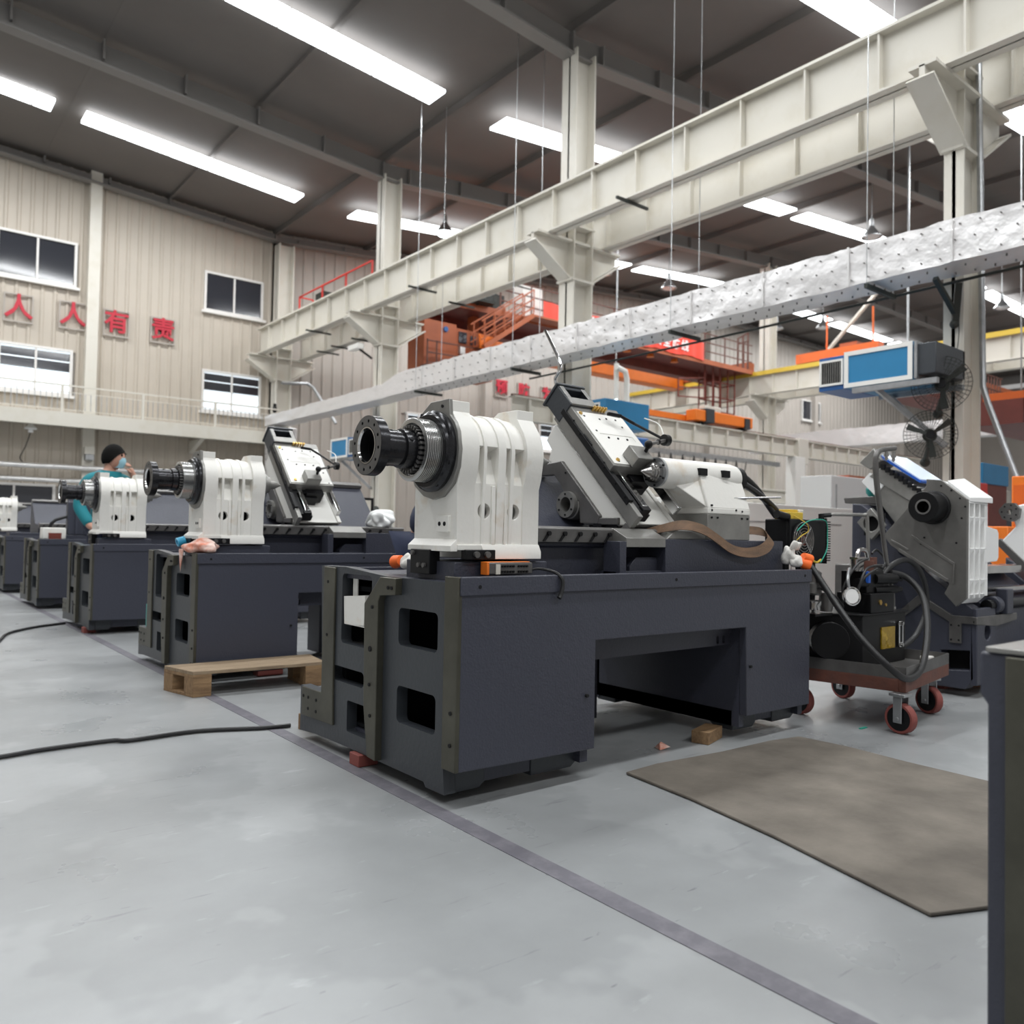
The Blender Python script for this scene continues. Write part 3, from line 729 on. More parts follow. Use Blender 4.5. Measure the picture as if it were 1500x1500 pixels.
# motor bracket on top
b = MB()
rot_box(b, SO, E1, E2, 2.495, 2.515, LEN-.02, LEN+.115, -.10, .012); rot_box(b, SO, E1, E2, 2.645, 2.665, LEN-.02, LEN+.115, -.10, .012)
rot_box(b, SO, E1, E2, 2.515, 2.645, LEN+.095, LEN+.115, -.10, .012); rot_box(b, SO, E1, E2, 2.515, 2.645, LEN-.02, LEN+.005, -.10, .010); rot_box(b, SO, E1, E2, 2.515, 2.645, LEN, LEN+.1, -.10, -.08)
rot_box(b, SO, E1, E2, 2.49, 2.67, LEN+.115, LEN+.130, -.115, .02)
part(b, 'motor_bracket', 'navy_end', CAR, bevel=.004)
b = MB(); rot_box(b, SO, E1, E2, 2.50, 2.66, LEN-.02, LEN+.03, .005, .016); rot_box(b, SO, E1, E2, 2.50, 2.525, LEN+.03, LEN+.11, .012, .016); rot_box(b, SO, E1, E2, 2.635, 2.66, LEN+.03, LEN+.11, .012, .016)
part(b, 'bracket_face', 'machined', CAR, bevel=.002)

CAR.location = (.208, .232, -.076); CAR.scale = (1.08, 1.08, 1.08)
# --- tailstock
b = MB().box(3.152, 3.489, 2.43, 2.75, .942, 1.067)
b.prism([(2.87, .942), (3.152, .942), (3.152, .985), (2.93, .985)], 'Y', 2.44, 2.54)
TS = b.build('tailstock', 'machined', PROTO, bevel=.004)
b = MB().box(3.152, 3.489, 2.428, 2.74, 1.067, 1.098)
b.hull([(3.152, 2.428, 1.095), (3.489, 2.428, 1.095), (3.152, 2.74, 1.095), (3.489, 2.74, 1.095), (3.15, 2.49, 1.29), (3.15, 2.64, 1.29), (3.505, 2.49, 1.235), (3.505, 2.64, 1.235), (3.36, 2.48, 1.20)])
b.turn([(2.925, .066), (2.93, .072), (3.46, .076), (3.50, .070), (3.515, .06)], c, n=40)
b.hull([(3.0, 2.52, 1.21), (3.0, 2.60, 1.21), (3.155, 2.44, 1.10), (3.155, 2.70, 1.10), (3.155, 2.49, 1.24), (3.155, 2.64, 1.24)])
part(b, 'tailstock_body', 'white_paint', TS, bevel=.006, seg=3)
b = MB().turn([(2.918, .046), (2.912, .072), (2.926, .072), (2.93, .05)], c, n=40)
part(b, 'quill_flange', 'galv', TS)
b = MB().turn([(2.93, .050), (2.895, .048), (2.893, .042), (2.885, .042), (2.882, .036), (2.872, .036), (2.868, .026), (2.862, .024), (2.815, .001)], c, n=32)
part(b, 'live_center', 'steel', TS)
b = MB()
for k in range(6): b.cyl((2.908, 2.555+.060*math.cos(k*pi/3+.5), 1.255+.060*math.sin(k*pi/3+.5)), (2.916, 2.555+.060*math.cos(k*pi/3+.5), 1.255+.060*math.sin(k*pi/3+.5)), .005, n=8)
for x, z in ((3.18, 1.108), (3.18, 1.085), (3.18, 1.05), (3.225, 1.05), (3.42, 1.085), (3.42, 1.05), (3.465, 1.05), (3.37, 1.09)): b.cyl((x, 2.424, z), (x, 2.44, z), .005, n=8)
part(b, 'bolt_holes', 'hole', TS, smooth=False)
b = MB()
for x in (3.17, 3.35):
    b.box(x-.028, x+.028, 2.468, 2.49, 1.252, 1.287)
part(b, 'square_plugs', 'black', TS, bevel=.002)
b = MB().turn([(3.505, .055), (3.512, .066), (3.55, .066), (3.555, .058), (3.555, .0)], c, n=32)
part(b, 'end_cap', 'black', TS)
part(MB().box(3.28, 3.31, 2.44, 2.47, 1.096, 1.108).box(3.40, 3.44, 2.44, 2.47, 1.096, 1.106), 'clamp_sockets', 'black', TS)

def lathe_copy(label, d, head=True, car=None, tail=False, tailblock=True, group=None):
    r = PROTO.copy(); COL.objects.link(r); r.location = PROTO.location + Vector(d); r['label'] = label; r['category'] = 'lathe'
    if group: r['group'] = group
    for ch in list(PROTO.children):
        n = ch.name.split('.')[0]
        if n == 'headstock' and not head: continue
        if n == 'carriage' and car is None: continue
        if n == 'tailstock' and not tail: continue
        copy_tree(ch, r, (car, 0, 0) if n == 'carriage' else (0, 0, 0))
    return r
t = thing('machine_casting', 'dark navy machine casting cut by the right picture edge beside the rubber mat', 'casting', (2.1, .3, 0))
part(MB().prism([(.617, 0), (.617, .655), (.63, .675), (.63, .752), (-.5, .752), (-.5, 0)], 'X', 1.62, 2.75), 'body', 'navy', t, bevel=.006)
part(MB().box(1.610, 1.63, .40, .584, .02, .748), 'end_strip', 'olive', t, bevel=.003)
part(MB().box(1.615, 2.75, -.5, .618, .752, .762), 'machined_top', 'machined', t, bevel=.002)
G = 'slant bed lathes being assembled in a row'
PROTO['label'] = 'largest slant bed lathe with white headstock, slide and tailstock, nearest in the row'; PROTO['group'] = G
lathe_copy('second lathe of the row behind the wooden pallet, white headstock and slanted white slide', (0, 2.765, 0), car=-.36, group=G)
lathe_copy('third lathe of the row with stained white headstock in front of the masked person', (0, 5.555, 0), group=G)
lathe_copy('fourth lathe bed of the row, bare dark bed carrying a dark casting', (0, 8.24, 0), head=False, group=G)
lathe_copy('fifth lathe bed of the row, bare dark bed before the farthest white headstock', (0, 10.95, 0), head=False, group=G)
lathe_copy('farthest lathe of the row with small white headstock cut by the left picture edge', (0, 13.3, 0), group=G)
# wedges under the nearest lathe keep it level
# ================================================================ insulated ducts
def duct(name, label, pts, hw, z0, z1, m='duct_foil', pins=True, x_face=None):
    """rectangular duct along Y; pts = [(y, x0, x1, z0, z1)...]; lumpy quilted skin with pins"""
    t = thing(name, label, 'duct', ((pts[0][1]+pts[0][2])/2, pts[0][0], pts[0][3]))
    rings = []
    y = pts[0][0]; step = .16
    seq = []
    for a, b_ in zip(pts, pts[1:]):
        n = max(1, int(abs(b_[0]-a[0])/step))
        for k in range(n):
            f = k/n; seq.append([a[i]+(b_[i]-a[i])*f for i in range(5)])
    seq.append(list(pts[-1]))
    for q in seq:
        yy, x0, x1, a, c2 = q; r = []
        def j(): return random.uniform(-.014, .014)
        n = 4
        for k in range(n): r.append((x0+j(), yy, a+(c2-a)*k/n+j()*.5))
        for k in range(n): r.append((x0+(x1-x0)*k/n, yy, c2+j()))
        for k in range(n): r.append((x1+j(), yy, c2-(c2-a)*k/n))
        for k in range(n): r.append((x1-(x1-x0)*k/n, yy, a+j()*.6))
        rings.append(r)
    MB().rings(rings).build('foil_wrap', m, t, ang=60)
    return t
t = duct('foil_wrapped_duct', 'long silver foil wrapped air duct running overhead past the steel columns', [(-3, 9.0, 9.52, 3.94, 4.40), (15.2, 9.0, 9.52, 3.94, 4.40), (15.9, 9.0, 9.5, 3.92, 4.24), (22.55, 9.0, 9.5, 3.92, 4.20)], 0, 0, 0)
b = MB(); y = -2.7
while y < 15:
    for z in (4.00, 4.17, 4.33):
        b.cyl((8.975, y+(.05 if z == 4.17 else 0), z), (9.0, y+(.05 if z == 4.17 else 0), z), .009, n=6)
    for xx in (9.13, 9.38): b.cyl((xx, y, 3.915), (xx, y, 3.94), .010, n=6)
    y += .20 if y < 9 else .26
b.build('insulation_pins', 'pin', t, smooth=False)['kind'] = 'stuff'
b = MB(); y = .3
while y < 15.2:
    b.box(8.972, 8.984, y-.012, y+.012, 3.94, 4.40); y += 1.16
each(b, 'foil_tape_seam', 'foil', t, smooth=False)
for y, lab in ((1.9, 'rod hanger of the foil duct nearest the right picture edge, above the fan column'), (4.7, 'rod hanger of the foil duct above the largest blue air unit'), (7.6, 'rod hanger of the foil duct above the red banner'), (11.2, 'rod hanger of the foil duct over the bent crank rod'), (14.4, 'rod hanger of the foil duct under the orange crane cab')):
    tt = thing('duct_hanger', lab, 'hanger', (9.26, y, 3.90), group='hangers carrying the foil duct')
    MB().box(8.93, 9.62, y-.02, y+.02, 3.86, 3.912).build('angle_bar', 'green_dark', tt, smooth=False)
    each(MB().cyl((8.955, y, 3.9), (8.955, y, 10.1), .006, n=6).cyl((9.58, y, 3.9), (9.58, y, 10.1), .006, n=6), 'rod', 'galv', tt)
t = thing('duct_drop', 'quilted foil duct dropping vertically by the back wall near the balcony end', 'duct', (9.3, 22.3, 0))
MB().box(9.02, 9.75, 22.0, 22.55, 1.6, 3.885).build('foil_wrap', 'foil', t, bevel=.03)
b = MB()
for z in [2.0+.16*k for k in range(11)]:
    for x in (9.12, 9.3, 9.48, 9.66): b.cyl((x, 21.985, z), (x, 22.0, z), .014, n=6)
    for y in (22.12, 22.28, 22.44): b.cyl((9.005, y, z), (9.02, y, z), .014, n=6)
b.build('insulation_pins', 'pin', t, smooth=False)['kind'] = 'stuff'
duct('foil_wrapped_duct', 'far silver foil duct behind the column with the wall fans', [(-2, 24.3, 24.8, 3.95, 4.5), (17.0, 24.3, 24.8, 3.95, 4.5)], 0, 0, 0)
# black cable tube below the duct
o = MB().tube([(9.62, -3, 4.02), (9.62, 3.0, 3.93), (9.62, 7, 3.86), (9.62, 11.5, 3.84)], .018, n=8, smooth=5).build('air_hose', 'green_dark'); tag(o, 'dark thin pipe running just below the long foil duct', 'pipe')

# pipes, box and camera below the balcony
for z, lab in ((2.475, 'upper of the two silver lagged pipes along the wall below the balcony'), (2.12, 'lower of the two silver lagged pipes along the wall below the balcony')):
    o = MB().tube([(x, 23.6+random.uniform(-.012, .012), z+random.uniform(-.008, .008)) for x in [-13+.45*k for k in range(49)]], [.066 if z > 2.3 else .058]*49, n=12).build('lagged_pipe', 'foil'); tag(o, lab, 'pipe', 'silver lagged wall pipes')
    for x in (-4, .5, 5.0, 8.2):
        bb = MB().box(x-.02, x+.02, 23.6, 23.93, z-.12, z-.08)
        bb.build('bracket', 'galv', o, smooth=False)
t = thing('junction_box', 'small cream box with a grey device on the pilaster below the balcony', 'box', (4.7, 23.6, 2.7))
MB().box(4.58, 4.82, 23.55, 23.72, 2.85, 3.05).build('box_body', 'cream_steel', t, bevel=.005); MB().box(4.60, 4.80, 23.5, 23.72, 2.70, 2.84).build('device', 'galv', t, bevel=.005)
t = thing('wall_floodlight', 'white lamp bracket hanging from the balcony edge with a drooping dark wire', 'lamp', (3.29, 23.2, 3.4))
MB().turn([(0, .02), (.05, .05), (.13, .14), (.16, .14), (.17, .05), (.24, .06), (.25, .01)], (3.29, 23.2, 3.50), (0, 0, -1), n=16).build('lamp_shade', 'white', t)
MB().tube([(3.29, 23.2, 3.27), (3.20, 23.3, 2.9), (3.12, 23.5, 2.65), (3.2, 23.6, 2.54)], .012, smooth=4).build('wire', 'rubber', t)

# ================================================================ red character signs
def char_sign(ch, x, z, s, lab, yw=23.93, m='crimson', grp='red slogan characters on the wall'):
    t = thing('character_sign', lab, 'sign', (x, yw, z), group=grp)
    MB().prism([(x-s*.5, z-s*.55), (x+s*.5, z-s*.55), (x+s*.5, z+s*.55), (x-s*.5, z+s*.55)], 'Y', yw-.02, yw+.03, [[(x-s*.45, z-s*.5), (x+s*.45, z-s*.5), (x+s*.45, z+s*.5), (x-s*.45, z+s*.5)]]).build('frame', 'wall_paint_far', t, smooth=False)
    glyphs(ch, s*.98, m, 'character', t, (x, yw-.03, z), FACE_Y, .02, bold=.012)
char_sign('\u4eba', 3.03, 6.47, .66, 'leftmost red character sign, two splayed strokes, on the beige wall')
char_sign('\u4eba', 4.27, 6.50, .66, 'red two stroke character sign just left of the pilaster on the beige wall')
char_sign('\u6709', 5.33, 6.48, .66, 'red character sign just right of the pilaster on the beige wall')
char_sign('\u8d23', 6.53, 6.49, .66, 'rightmost red character sign on the beige wall left of the crane beam')
char_sign('\u9884', 18.63, 6.42, .60, 'red character sign low behind the foil duct, leftmost of three')
char_sign('\u9632', 19.72, 6.42, .60, 'middle red character sign seen below the foil duct')
char_sign('\u4e3a', 20.9, 6.42, .60, 'red character sign seen below the foil duct beside the slide bracket')

# ================================================================ high-bay lamps
LG = 'high bay lamps below the roof'
def bay(x, y, z, lab, on=False):
    t = thing('high_bay_lamp', lab, 'lamp', (x, y, z), group=LG)
    MB().turn([(0, .05), (.22, .07), (.26, .05), (.30, .12), (.52, .27), (.50, .27), (.3, .10), (.02, .0)], (x, y, z+.52), (0, 0, -1), n=20).build('reflector', 'galv', t)
    MB().cyl((x, y, z+.5), (x, y, roof_z(x)-.05), .012, n=6).build('rod', 'galv', t)
    if on: MB().turn([(0, .25), (.02, .25), (.10, .17), (.13, .01)], (x, y, z+.04), (0, 0, -1), n=20).build('bulb', 'lamp_glass', t)
    else: MB().turn([(0, .22), (.06, .15), (.08, .01)], (x, y, z+.04), (0, 0, -1), n=16).build('bulb', 'white', t)
bay(12.5, 18.75, 9.3, 'lit bluish high bay lamp above the white crane beams', True)
bay(18.4, 18.4, 9.35, 'unlit high bay lamp right of the tall column, before the roof light strip')
bay(21.1, 18.0, 9.35, 'unlit high bay lamp just over the foil duct beside the roof light strip')
bay(28.2, 18.5, 9.3, 'unlit high bay lamp showing just below the foil duct')
bay(29.4, 17.2, 9.3, 'unlit high bay lamp above the orange crane right of the slanted brace')
bay(21.6, 11.2, 9.35, 'unlit high bay lamp high above the foil duct at upper right')
bay(31.4, 11.5, 9.3, 'unlit high bay lamp right of the column with the wall fans')

# ================================================================ roof braces
for (a, c_, lab) in (((26.2, 17.2, 9.2), (22.5, 17.2, 6.9), None),):
    pass
def brace(p, q, lab, r=.07):
    o = MB().cyl(p, q, r, n=12).build('steel_brace', 'cream_steel'); tag(o, lab, 'brace', 'slanted steel tube braces')
brace((10.25, 17.2, 6.9), (13.2, 17.4, 9.55), 'slanted steel brace beside the tall column above the crane beam', .10)
brace((26.5, 16.1, 6.90), (26.5, 13.0, 9.85), 'slanted steel brace rising right of the far column')
brace((12.6, 5.0, 6.6), (15.5, 7.6, 9.2), 'slanted steel brace rising above the large blue air unit')
# grey conduit on the column with fans
o = MB().tube([(10.02, 3.95, 8.6), (10.02, 3.9, 5), (10.0, 3.86, 2.75), (9.98, 3.80, 2.55), (9.9, 3.40, 1.45), (9.9, 3.2, .9)], .035, n=10).build('conduit_pipe', 'galv'); tag(o, 'grey metal pipe running down the fan column then slanting to the right', 'pipe')

# ================================================================ orange overhead crane
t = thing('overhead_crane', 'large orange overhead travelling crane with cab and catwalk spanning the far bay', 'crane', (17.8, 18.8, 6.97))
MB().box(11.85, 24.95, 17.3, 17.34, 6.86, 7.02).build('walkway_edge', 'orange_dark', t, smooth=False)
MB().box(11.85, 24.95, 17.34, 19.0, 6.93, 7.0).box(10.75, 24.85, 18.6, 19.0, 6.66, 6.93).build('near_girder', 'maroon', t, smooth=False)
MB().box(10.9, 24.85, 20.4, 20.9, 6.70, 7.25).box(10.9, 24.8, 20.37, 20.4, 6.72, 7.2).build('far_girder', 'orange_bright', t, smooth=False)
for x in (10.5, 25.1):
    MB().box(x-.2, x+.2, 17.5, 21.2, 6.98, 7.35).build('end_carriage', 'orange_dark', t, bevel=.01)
# catwalk railing
b = MB()
for z in (7.3, 7.6, 7.9): b.bar((13.4, 17.32, z), (24.9, 17.32, z), .03, .03)
b.build('catwalk_rail', 'rust', t, smooth=False)
x = 13.4
while x < 25:
    MB().bar((x, 17.32, 7.0), (x, 17.32, 7.9), .035, .035).build('rail_post', 'rust', t, smooth=False); x += 1.1
b = MB()
for (p, q) in (((24.3, 17.5, 7.0), (24.3, 17.5, 8.1)), ((24.9, 17.5, 7.0), (24.9, 17.5, 8.4)), ((24.3, 17.5, 8.1), (24.9, 17.5, 8.4)), ((24.6, 17.5, 7.0), (24.6, 17.5, 8.25)), ((24.3, 17.5, 7.9), (24.9, 17.5, 8.1))): b.bar(p, q, .05, .05)
b.build('end_ladder_frame', 'rust', t, smooth=False)
# hanging cage below right end
b = MB()
for x in (23.15, 23.55, 24.0, 24.4):
    b.bar((x, 17.7, 5.4), (x, 17.7, 6.95), .04, .04); b.bar((x, 18.3, 5.4), (x, 18.3, 6.95), .04, .04)
for z in (5.4, 5.9, 6.45): b.bar((23.15, 17.7, z), (24.4, 17.7, z), .04, .04).bar((23.15, 18.3, z), (24.4, 18.3, z), .04, .04).bar((23.15, 17.7, z), (23.15, 18.3, z), .04, .04).bar((24.4, 17.7, z), (24.4, 18.3, z), .04, .04)
b.box(23.15, 24.4, 17.7, 18.3, 5.35, 5.40)
b.build('hanging_cage', 'maroon', t, smooth=False)
b = MB()
for (p, q) in (((21.3, 17.7, 5.7), (21.3, 17.7, 6.3)), ((22.7, 17.7, 5.7), (22.7, 17.7, 6.95)), ((21.3, 17.7, 6.3), (22.7, 17.7, 6.5)), ((21.3, 17.7, 5.7), (22.7, 17.7, 5.8)), ((21.3, 17.7, 6.0), (22.7, 17.7, 6.15))): b.bar(p, q, .04, .04)
b.build('hanging_frame', 'maroon', t, smooth=False)
# cab
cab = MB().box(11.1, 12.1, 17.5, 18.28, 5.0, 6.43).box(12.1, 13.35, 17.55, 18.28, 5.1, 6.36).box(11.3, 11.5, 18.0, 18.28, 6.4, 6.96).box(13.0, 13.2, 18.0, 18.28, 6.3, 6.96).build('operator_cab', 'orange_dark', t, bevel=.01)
each(MB().box(12.2, 12.45, 17.52, 17.55, 5.98, 6.28).box(12.58, 12.75, 17.52, 17.55, 5.98, 6.22).box(12.9, 13.1, 17.52, 17.55, 5.95, 6.2).box(12.2, 12.42, 17.52, 17.55, 5.3, 5.6), 'cab_window', 'pane_dark', cab, smooth=False)
MB().box(12.2, 12.4, 17.51, 17.55, 5.7, 5.88).build('cab_notice', 'white', cab, smooth=False)
MB().cyl((11.75, 17.46, 6.25), (11.75, 17.5, 6.25), .07, n=12).build('cab_horn', 'blue_dark', cab)
b = MB().box(13.4, 16.2, 16.9, 17.8, 4.95, 5.02)
MB().prism([(12.45, 6.15), (13.05, 6.13), (13.0, 5.9), (12.75, 5.72), (12.5, 5.8)], 'Y', 16.95, 17.0).build('orange_tarpaulin', 'orange_bright', t, smooth=False)
b = MB()
for z in (5.25, 5.5, 5.8): b.bar((11.02, 17.2, z), (12.9, 17.2, z+.03), .03, .03)
for x in (11.02, 11.3, 12.0, 12.6): b.bar((x, 17.2, 5.2), (x, 17.2, 5.83), .03, .03)
b.box(11.0, 12.9, 17.2, 17.5, 5.17, 5.21)
b.build('cab_balcony_rail', 'rust', t, smooth=False)
# stairway
b = MB()
S0, S1 = Vector((12.5, 17.0, 5.80)), Vector((14.15, 17.0, 6.92))
for yy in (16.8, 17.28):
    b.bar(S0+Vector((0, yy-17, 0)), S1+Vector((0, yy-17, 0)), .04, .12)
for k in range(11):
    p = S0.lerp(S1, (k+.5)/11); b.box(p.x-.07, p.x+.07, 16.8, 17.28, p.z-.01, p.z+.01)
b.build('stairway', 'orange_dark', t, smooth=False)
b = MB()
for yy in (16.8, 17.28):
    for h in (.22, .45, .7): b.bar(S0+Vector((-.1, yy-17, h-.05)), S1+Vector((0, yy-17, h)), .035, .035)
for k in range(6):
    for yy in (16.8, 17.28):
        p = S0.lerp(S1, k/5); b.bar((p.x, yy, p.z), (p.x, yy, p.z+.7), .025, .025)
b.build('stair_handrail', 'orange_dark', t, smooth=False)
MB().box(14.1, 15.6, 16.8, 17.3, 6.90, 6.95).build('catwalk_deck', 'orange_dark', t, smooth=False)
b = MB()
for (x, y, z) in ((20.0, 17.8, 6.95), (21.2, 17.8, 6.95), (18.9, 17.8, 6.95)): b.cyl((x, y, z), (x, y, z-.12), .10, .13, n=12)
each(b, 'work_light', 'orange_bright', t)
# trolley gear on top of the crane
tr = MB().box(13.0, 14.6, 18.2, 20.9, 7.25, 7.35).build('trolley_frame', 'orange_dark', t, smooth=False)
each(MB().cyl((13.1, 18.6, 7.55), (13.8, 18.6, 7.55), .18).box(13.9, 14.3, 18.3, 18.9, 7.35, 7.8), 'winch_drum', 'green_dark', tr, smooth=True)
b = MB()
for x in (12.26, 13.0):
    for y in (17.0, 17.6): b.bar((x, y, 7.08), (x, y, 7.72), .035, .035)
for z in (7.1, 7.4, 7.7):
    b.bar((12.26, 17.0, z), (13.0, 17.0, z), .03, .03).bar((12.26, 17.6, z), (13.0, 17.6, z), .03, .03).bar((12.26, 17.0, z), (12.26, 17.6, z), .03, .03).bar((13.0, 17.0, z), (13.0, 17.6, z), .03, .03)
b.bar((11.9, 17.0, 7.7), (14.2, 17.0, 7.68), .03, .03).box(12.26, 13.0, 17.0, 17.6, 7.04, 7.08).bar((12.6, 17.5, 7.0), (12.6, 17.5, 7.06), .5, .06)
b.build('service_cage', 'green_dark', t, smooth=False)
t2 = MB().box(14.65, 15.4, 17.9, 18.3, 7.0, 8.15).build('electric_cabinet', 'white_clean', t, bevel=.02)
# banner
t = thing('slogan_banner', 'red cloth banner with white characters along the orange crane catwalk', 'banner', (18.5, 17.25, 7.0))
b = MB(); N = 60; xa, xb = 14.9, 22.1; vs = []
for k in range(N+1):
    x = xa+(xb-xa)*k/N; yy = 17.26+.02*math.sin(k*1.7); vs.append([(x, yy, 6.97+.03*math.sin(k*.5)), (x, yy+.01, 6.97+.03*math.sin(k*.5)), (x, yy+.01, 7.53+.03*math.cos(k*.23)), (x, yy, 7.53+.03*math.cos(k*.23))])
b.rings(vs); b.build('cloth', 'red_banner', t)
glyphs('\u63d0\u9ad8\u5b89\u5168\u610f\u8bc6 \u7b51\u7262\u5b89\u5168\u9632\u7ebf', .38, 'white', 'characters', t, (18.5, 17.23, 7.25), FACE_Y, .004, spacing=1.36, bold=.008)

# red catwalk railing seen above the near white beam at the back
t = thing('service_railing', 'red tubular railing with small machinery above the white crane beam by the back wall', 'railing', (9.9, 21, 6.98))
b = MB()
for z in (7.35, 7.75): b.bar((9.85, 18.0, z), (9.85, 22.3, z), .035, .035)
b.bar((9.85, 22.3, 7.75), (10.25, 22.3, 7.75), .035, .035).bar((9.85, 22.3, 7.35), (10.25, 22.3, 7.35), .035, .035).bar((9.85, 18.0, 6.98), (9.85, 23.4, 6.98), .03, .03)
for y in (18, 19.4, 20.8, 22.3): b.bar((9.85, y, 6.94), (9.85, y, 7.75), .04, .04)
b.bar((10.6, 22.3, 6.94), (10.25, 22.3, 7.75), .04, .04)
b.build('rails', 'red', t, smooth=False)
MB().box(9.93, 10.2, 20.9, 21.4, 6.98, 7.65).cyl((10.08, 20.2, 7.3), (10.08, 20.7, 7.3), .12).box(9.95, 10.22, 20.1, 20.8, 6.98, 7.2).build('winch', 'green_dark', t)

# wall lamp arm / camera on the middle column
t = thing('security_camera', 'white bullet camera on the column below the crane bracket', 'camera', (9.5, 17.5, 5.1))
MB().box(9.15, 9.32, 17.35, 17.85, 5.33, 5.45).build('housing', 'white_clean', t, bevel=.01); MB().bar((9.25, 17.45, 5.33), (9.6, 17.45, 5.15), .04, .04).build('bracket', 'black', t)
o = MB().tube([(9.75, 23.2, 5.35), (10.6, 23.3, 5.45), (10.75, 23.2, 5.35), (11.2, 22.5, 4.2)], .05, n=8).build('grey_post', 'galv'); tag(o, 'bent grey pipe frame right of the back corner column', 'pipe')
o = MB().ball((9.6, 23.3, 4.55), .07, sc=(1, 1, 1.6)).ball((9.6, 23.3, 4.68), .05).build('wall_bell', 'black'); tag(o, 'small black hook shaped fitting on the back corner column', 'fitting')
# cross bars hanging under the beams
for y, x, lab in ((8.6, 9.2, 'right of the second column'), (14.6, 9.2, 'above the orange cab'), (19.6, 9.2, 'on the near beam left of the camera column'), (19.6, 10.5, 'left of the security camera on the rear beam'), (18.4, 10.5, 'nearest the security camera on the rear beam'), (20.8, 10.5, 'second from the corner column on the rear beam'), (21.7, 10.5, 'closest to the corner column on the rear beam'), (15.0, 10.5, 'on the rear beam over the cab roof')):
    o = MB().box(x-.35, x+.35, y-.02, y+.02, 6.10, 6.14).build('cable_bar', 'green_dark'); tag(o, 'short dark crane beam bar, '+lab, 'bar', 'short dark bars under the crane beams')

# ================================================================ blue air units
def air_unit(x0, x1, y0, y1, z0, z1, lab, grille_y, ext=True, panel=True):
    t = thing('air_handling_unit', lab, 'air unit', ((x0+x1)/2, (y0+y1)/2, z0), group='blue air units on the columns')
    MB().box(x0, x1, y0, y1, z0, z1).build('casing', 'blue', t, bevel=.006)
    if panel:
        MB().prism([(y0, z0), (y1, z0), (y1, z1), (y0, z1)], 'X', x0-.012, x0+.002, [[(y0+.05, z0+.05), (y1-.05, z0+.05), (y1-.05, z1-.05), (y0+.05, z1-.05)]]).build('panel_frame', 'white_clean', t, smooth=False)
    g0, g1 = grille_y
    o = MB().box(x0+.03, x1-.03, g0, g1, z0+.0, z1-.02).build('plenum', 'blue_dark', t, bevel=.005)
    gm = (g0+g1)/2; gw = min((g1-g0)*.38, .15)
    MB().prism([(gm-gw-.025, z0+.055), (gm+gw+.025, z0+.055), (gm+gw+.025, z1-.06), (gm-gw-.025, z1-.06)], 'X', x0+.01, x0+.03, [[(gm-gw, z0+.08), (gm+gw, z0+.08), (gm+gw, z1-.085), (gm-gw, z1-.085)]]).build('grille_frame', 'white_clean', o, smooth=False)
    b = MB(); k = gm-gw+.02
    while k < gm+gw: b.box(x0+.012, x0+.028, k-.004, k+.004, z0+.08, z1-.085); k += .028
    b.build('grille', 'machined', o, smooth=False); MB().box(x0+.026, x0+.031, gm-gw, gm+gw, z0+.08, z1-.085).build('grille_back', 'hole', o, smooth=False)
    return t
t = air_unit(8.95, 9.75, 4.17, 4.96, 2.735, 3.155, 'largest blue air unit with white framed panel, left of the fan column', (4.97, 5.30))
MB().box(8.97, 9.7, 3.93, 4.165, 2.78, 3.12).build('flexible_collar', 'navy_end', t, bevel=.01); MB().box(8.94, 9.72, 4.12, 4.15, 2.74, 3.15).build('collar_flange', 'galv', t)
b = MB().box(8.92, 8.98, 3.9, 4.85, 2.66, 2.72).box(9.55, 9.61, 3.9, 4.85, 2.66, 2.72).bar((9.0, 4.6, 2.69), (9.62, 4.1, 2.05), .05, .05).bar((9.5, 4.7, 2.69), (9.66, 4.14, 2.05), .05, .05)
each(b, 'support_bracket', 'galv', t, smooth=False)
def air_unit_y(x0, x1, y0, y1, z0, z1, lab):
    t = thing('air_handling_unit', lab, 'air unit', ((x0+x1)/2, (y0+y1)/2, z0), group='blue air units on the columns')
    MB().box(x0, x1, y0, y1, z0, z1).build('casing', 'blue', t, bevel=.01)
    ym = y0+(y1-y0)*.45; g = .14*(z1-z0)/.45
    MB().prism([(ym-g, z0+.08), (ym+g*1.6, z0+.08), (ym+g*1.6, z1-.06), (ym-g, z1-.06)], 'X', x0-.012, x0+.002, [[(ym-g+.03, z0+.11), (ym+g*1.6-.03, z0+.11), (ym+g*1.6-.03, z1-.09), (ym-g+.03, z1-.09)]]).build('grille_frame', 'white_clean', t, smooth=False)
    MB().box(x0-.004, x0, ym-g+.03, ym+g*1.6-.03, z0+.11, z1-.09).build('grille', 'black', t, smooth=False)
    return t
t = air_unit_y(9.69, 10.78, 9.6, 10.2, 2.80, 3.27, 'blue air unit behind the slanted white slide of the nearest lathe')
each(MB().box(9.75, 9.79, 9.7, 10.4, 2.72, 2.80).box(10.0, 10.04, 9.7, 10.4, 2.72, 2.80), 'support_bracket', 'galv', t, smooth=False)
each(MB().cyl((10.1, 9.75, 3.27), (10.1, 9.75, 3.31), .02).cyl((10.3, 9.75, 3.27), (10.3, 9.75, 3.30), .015), 'indicator_lamp', 'lamp_glass', t)
t = air_unit(9.0, 9.6, 17.45, 18.32, 2.715, 3.19, 'small blue air unit seen between the second and nearest lathes', (17.05, 17.44))
each(MB().bar((9.1, 18.0, 2.70), (9.62, 17.4, 2.0), .06, .06).box(9.0, 9.05, 17.2, 18.3, 2.65, 2.71), 'support_bracket', 'galv', t, smooth=False)
t = air_unit_y(12.97, 13.93, 5.0, 5.5, 1.84, 2.15, 'smallest blue air unit low at the right beyond the fan column')
MB().box(13.0, 13.9, 5.02, 5.48, 0, 1.84).build('pedestal', 'maroon', t, smooth=False)
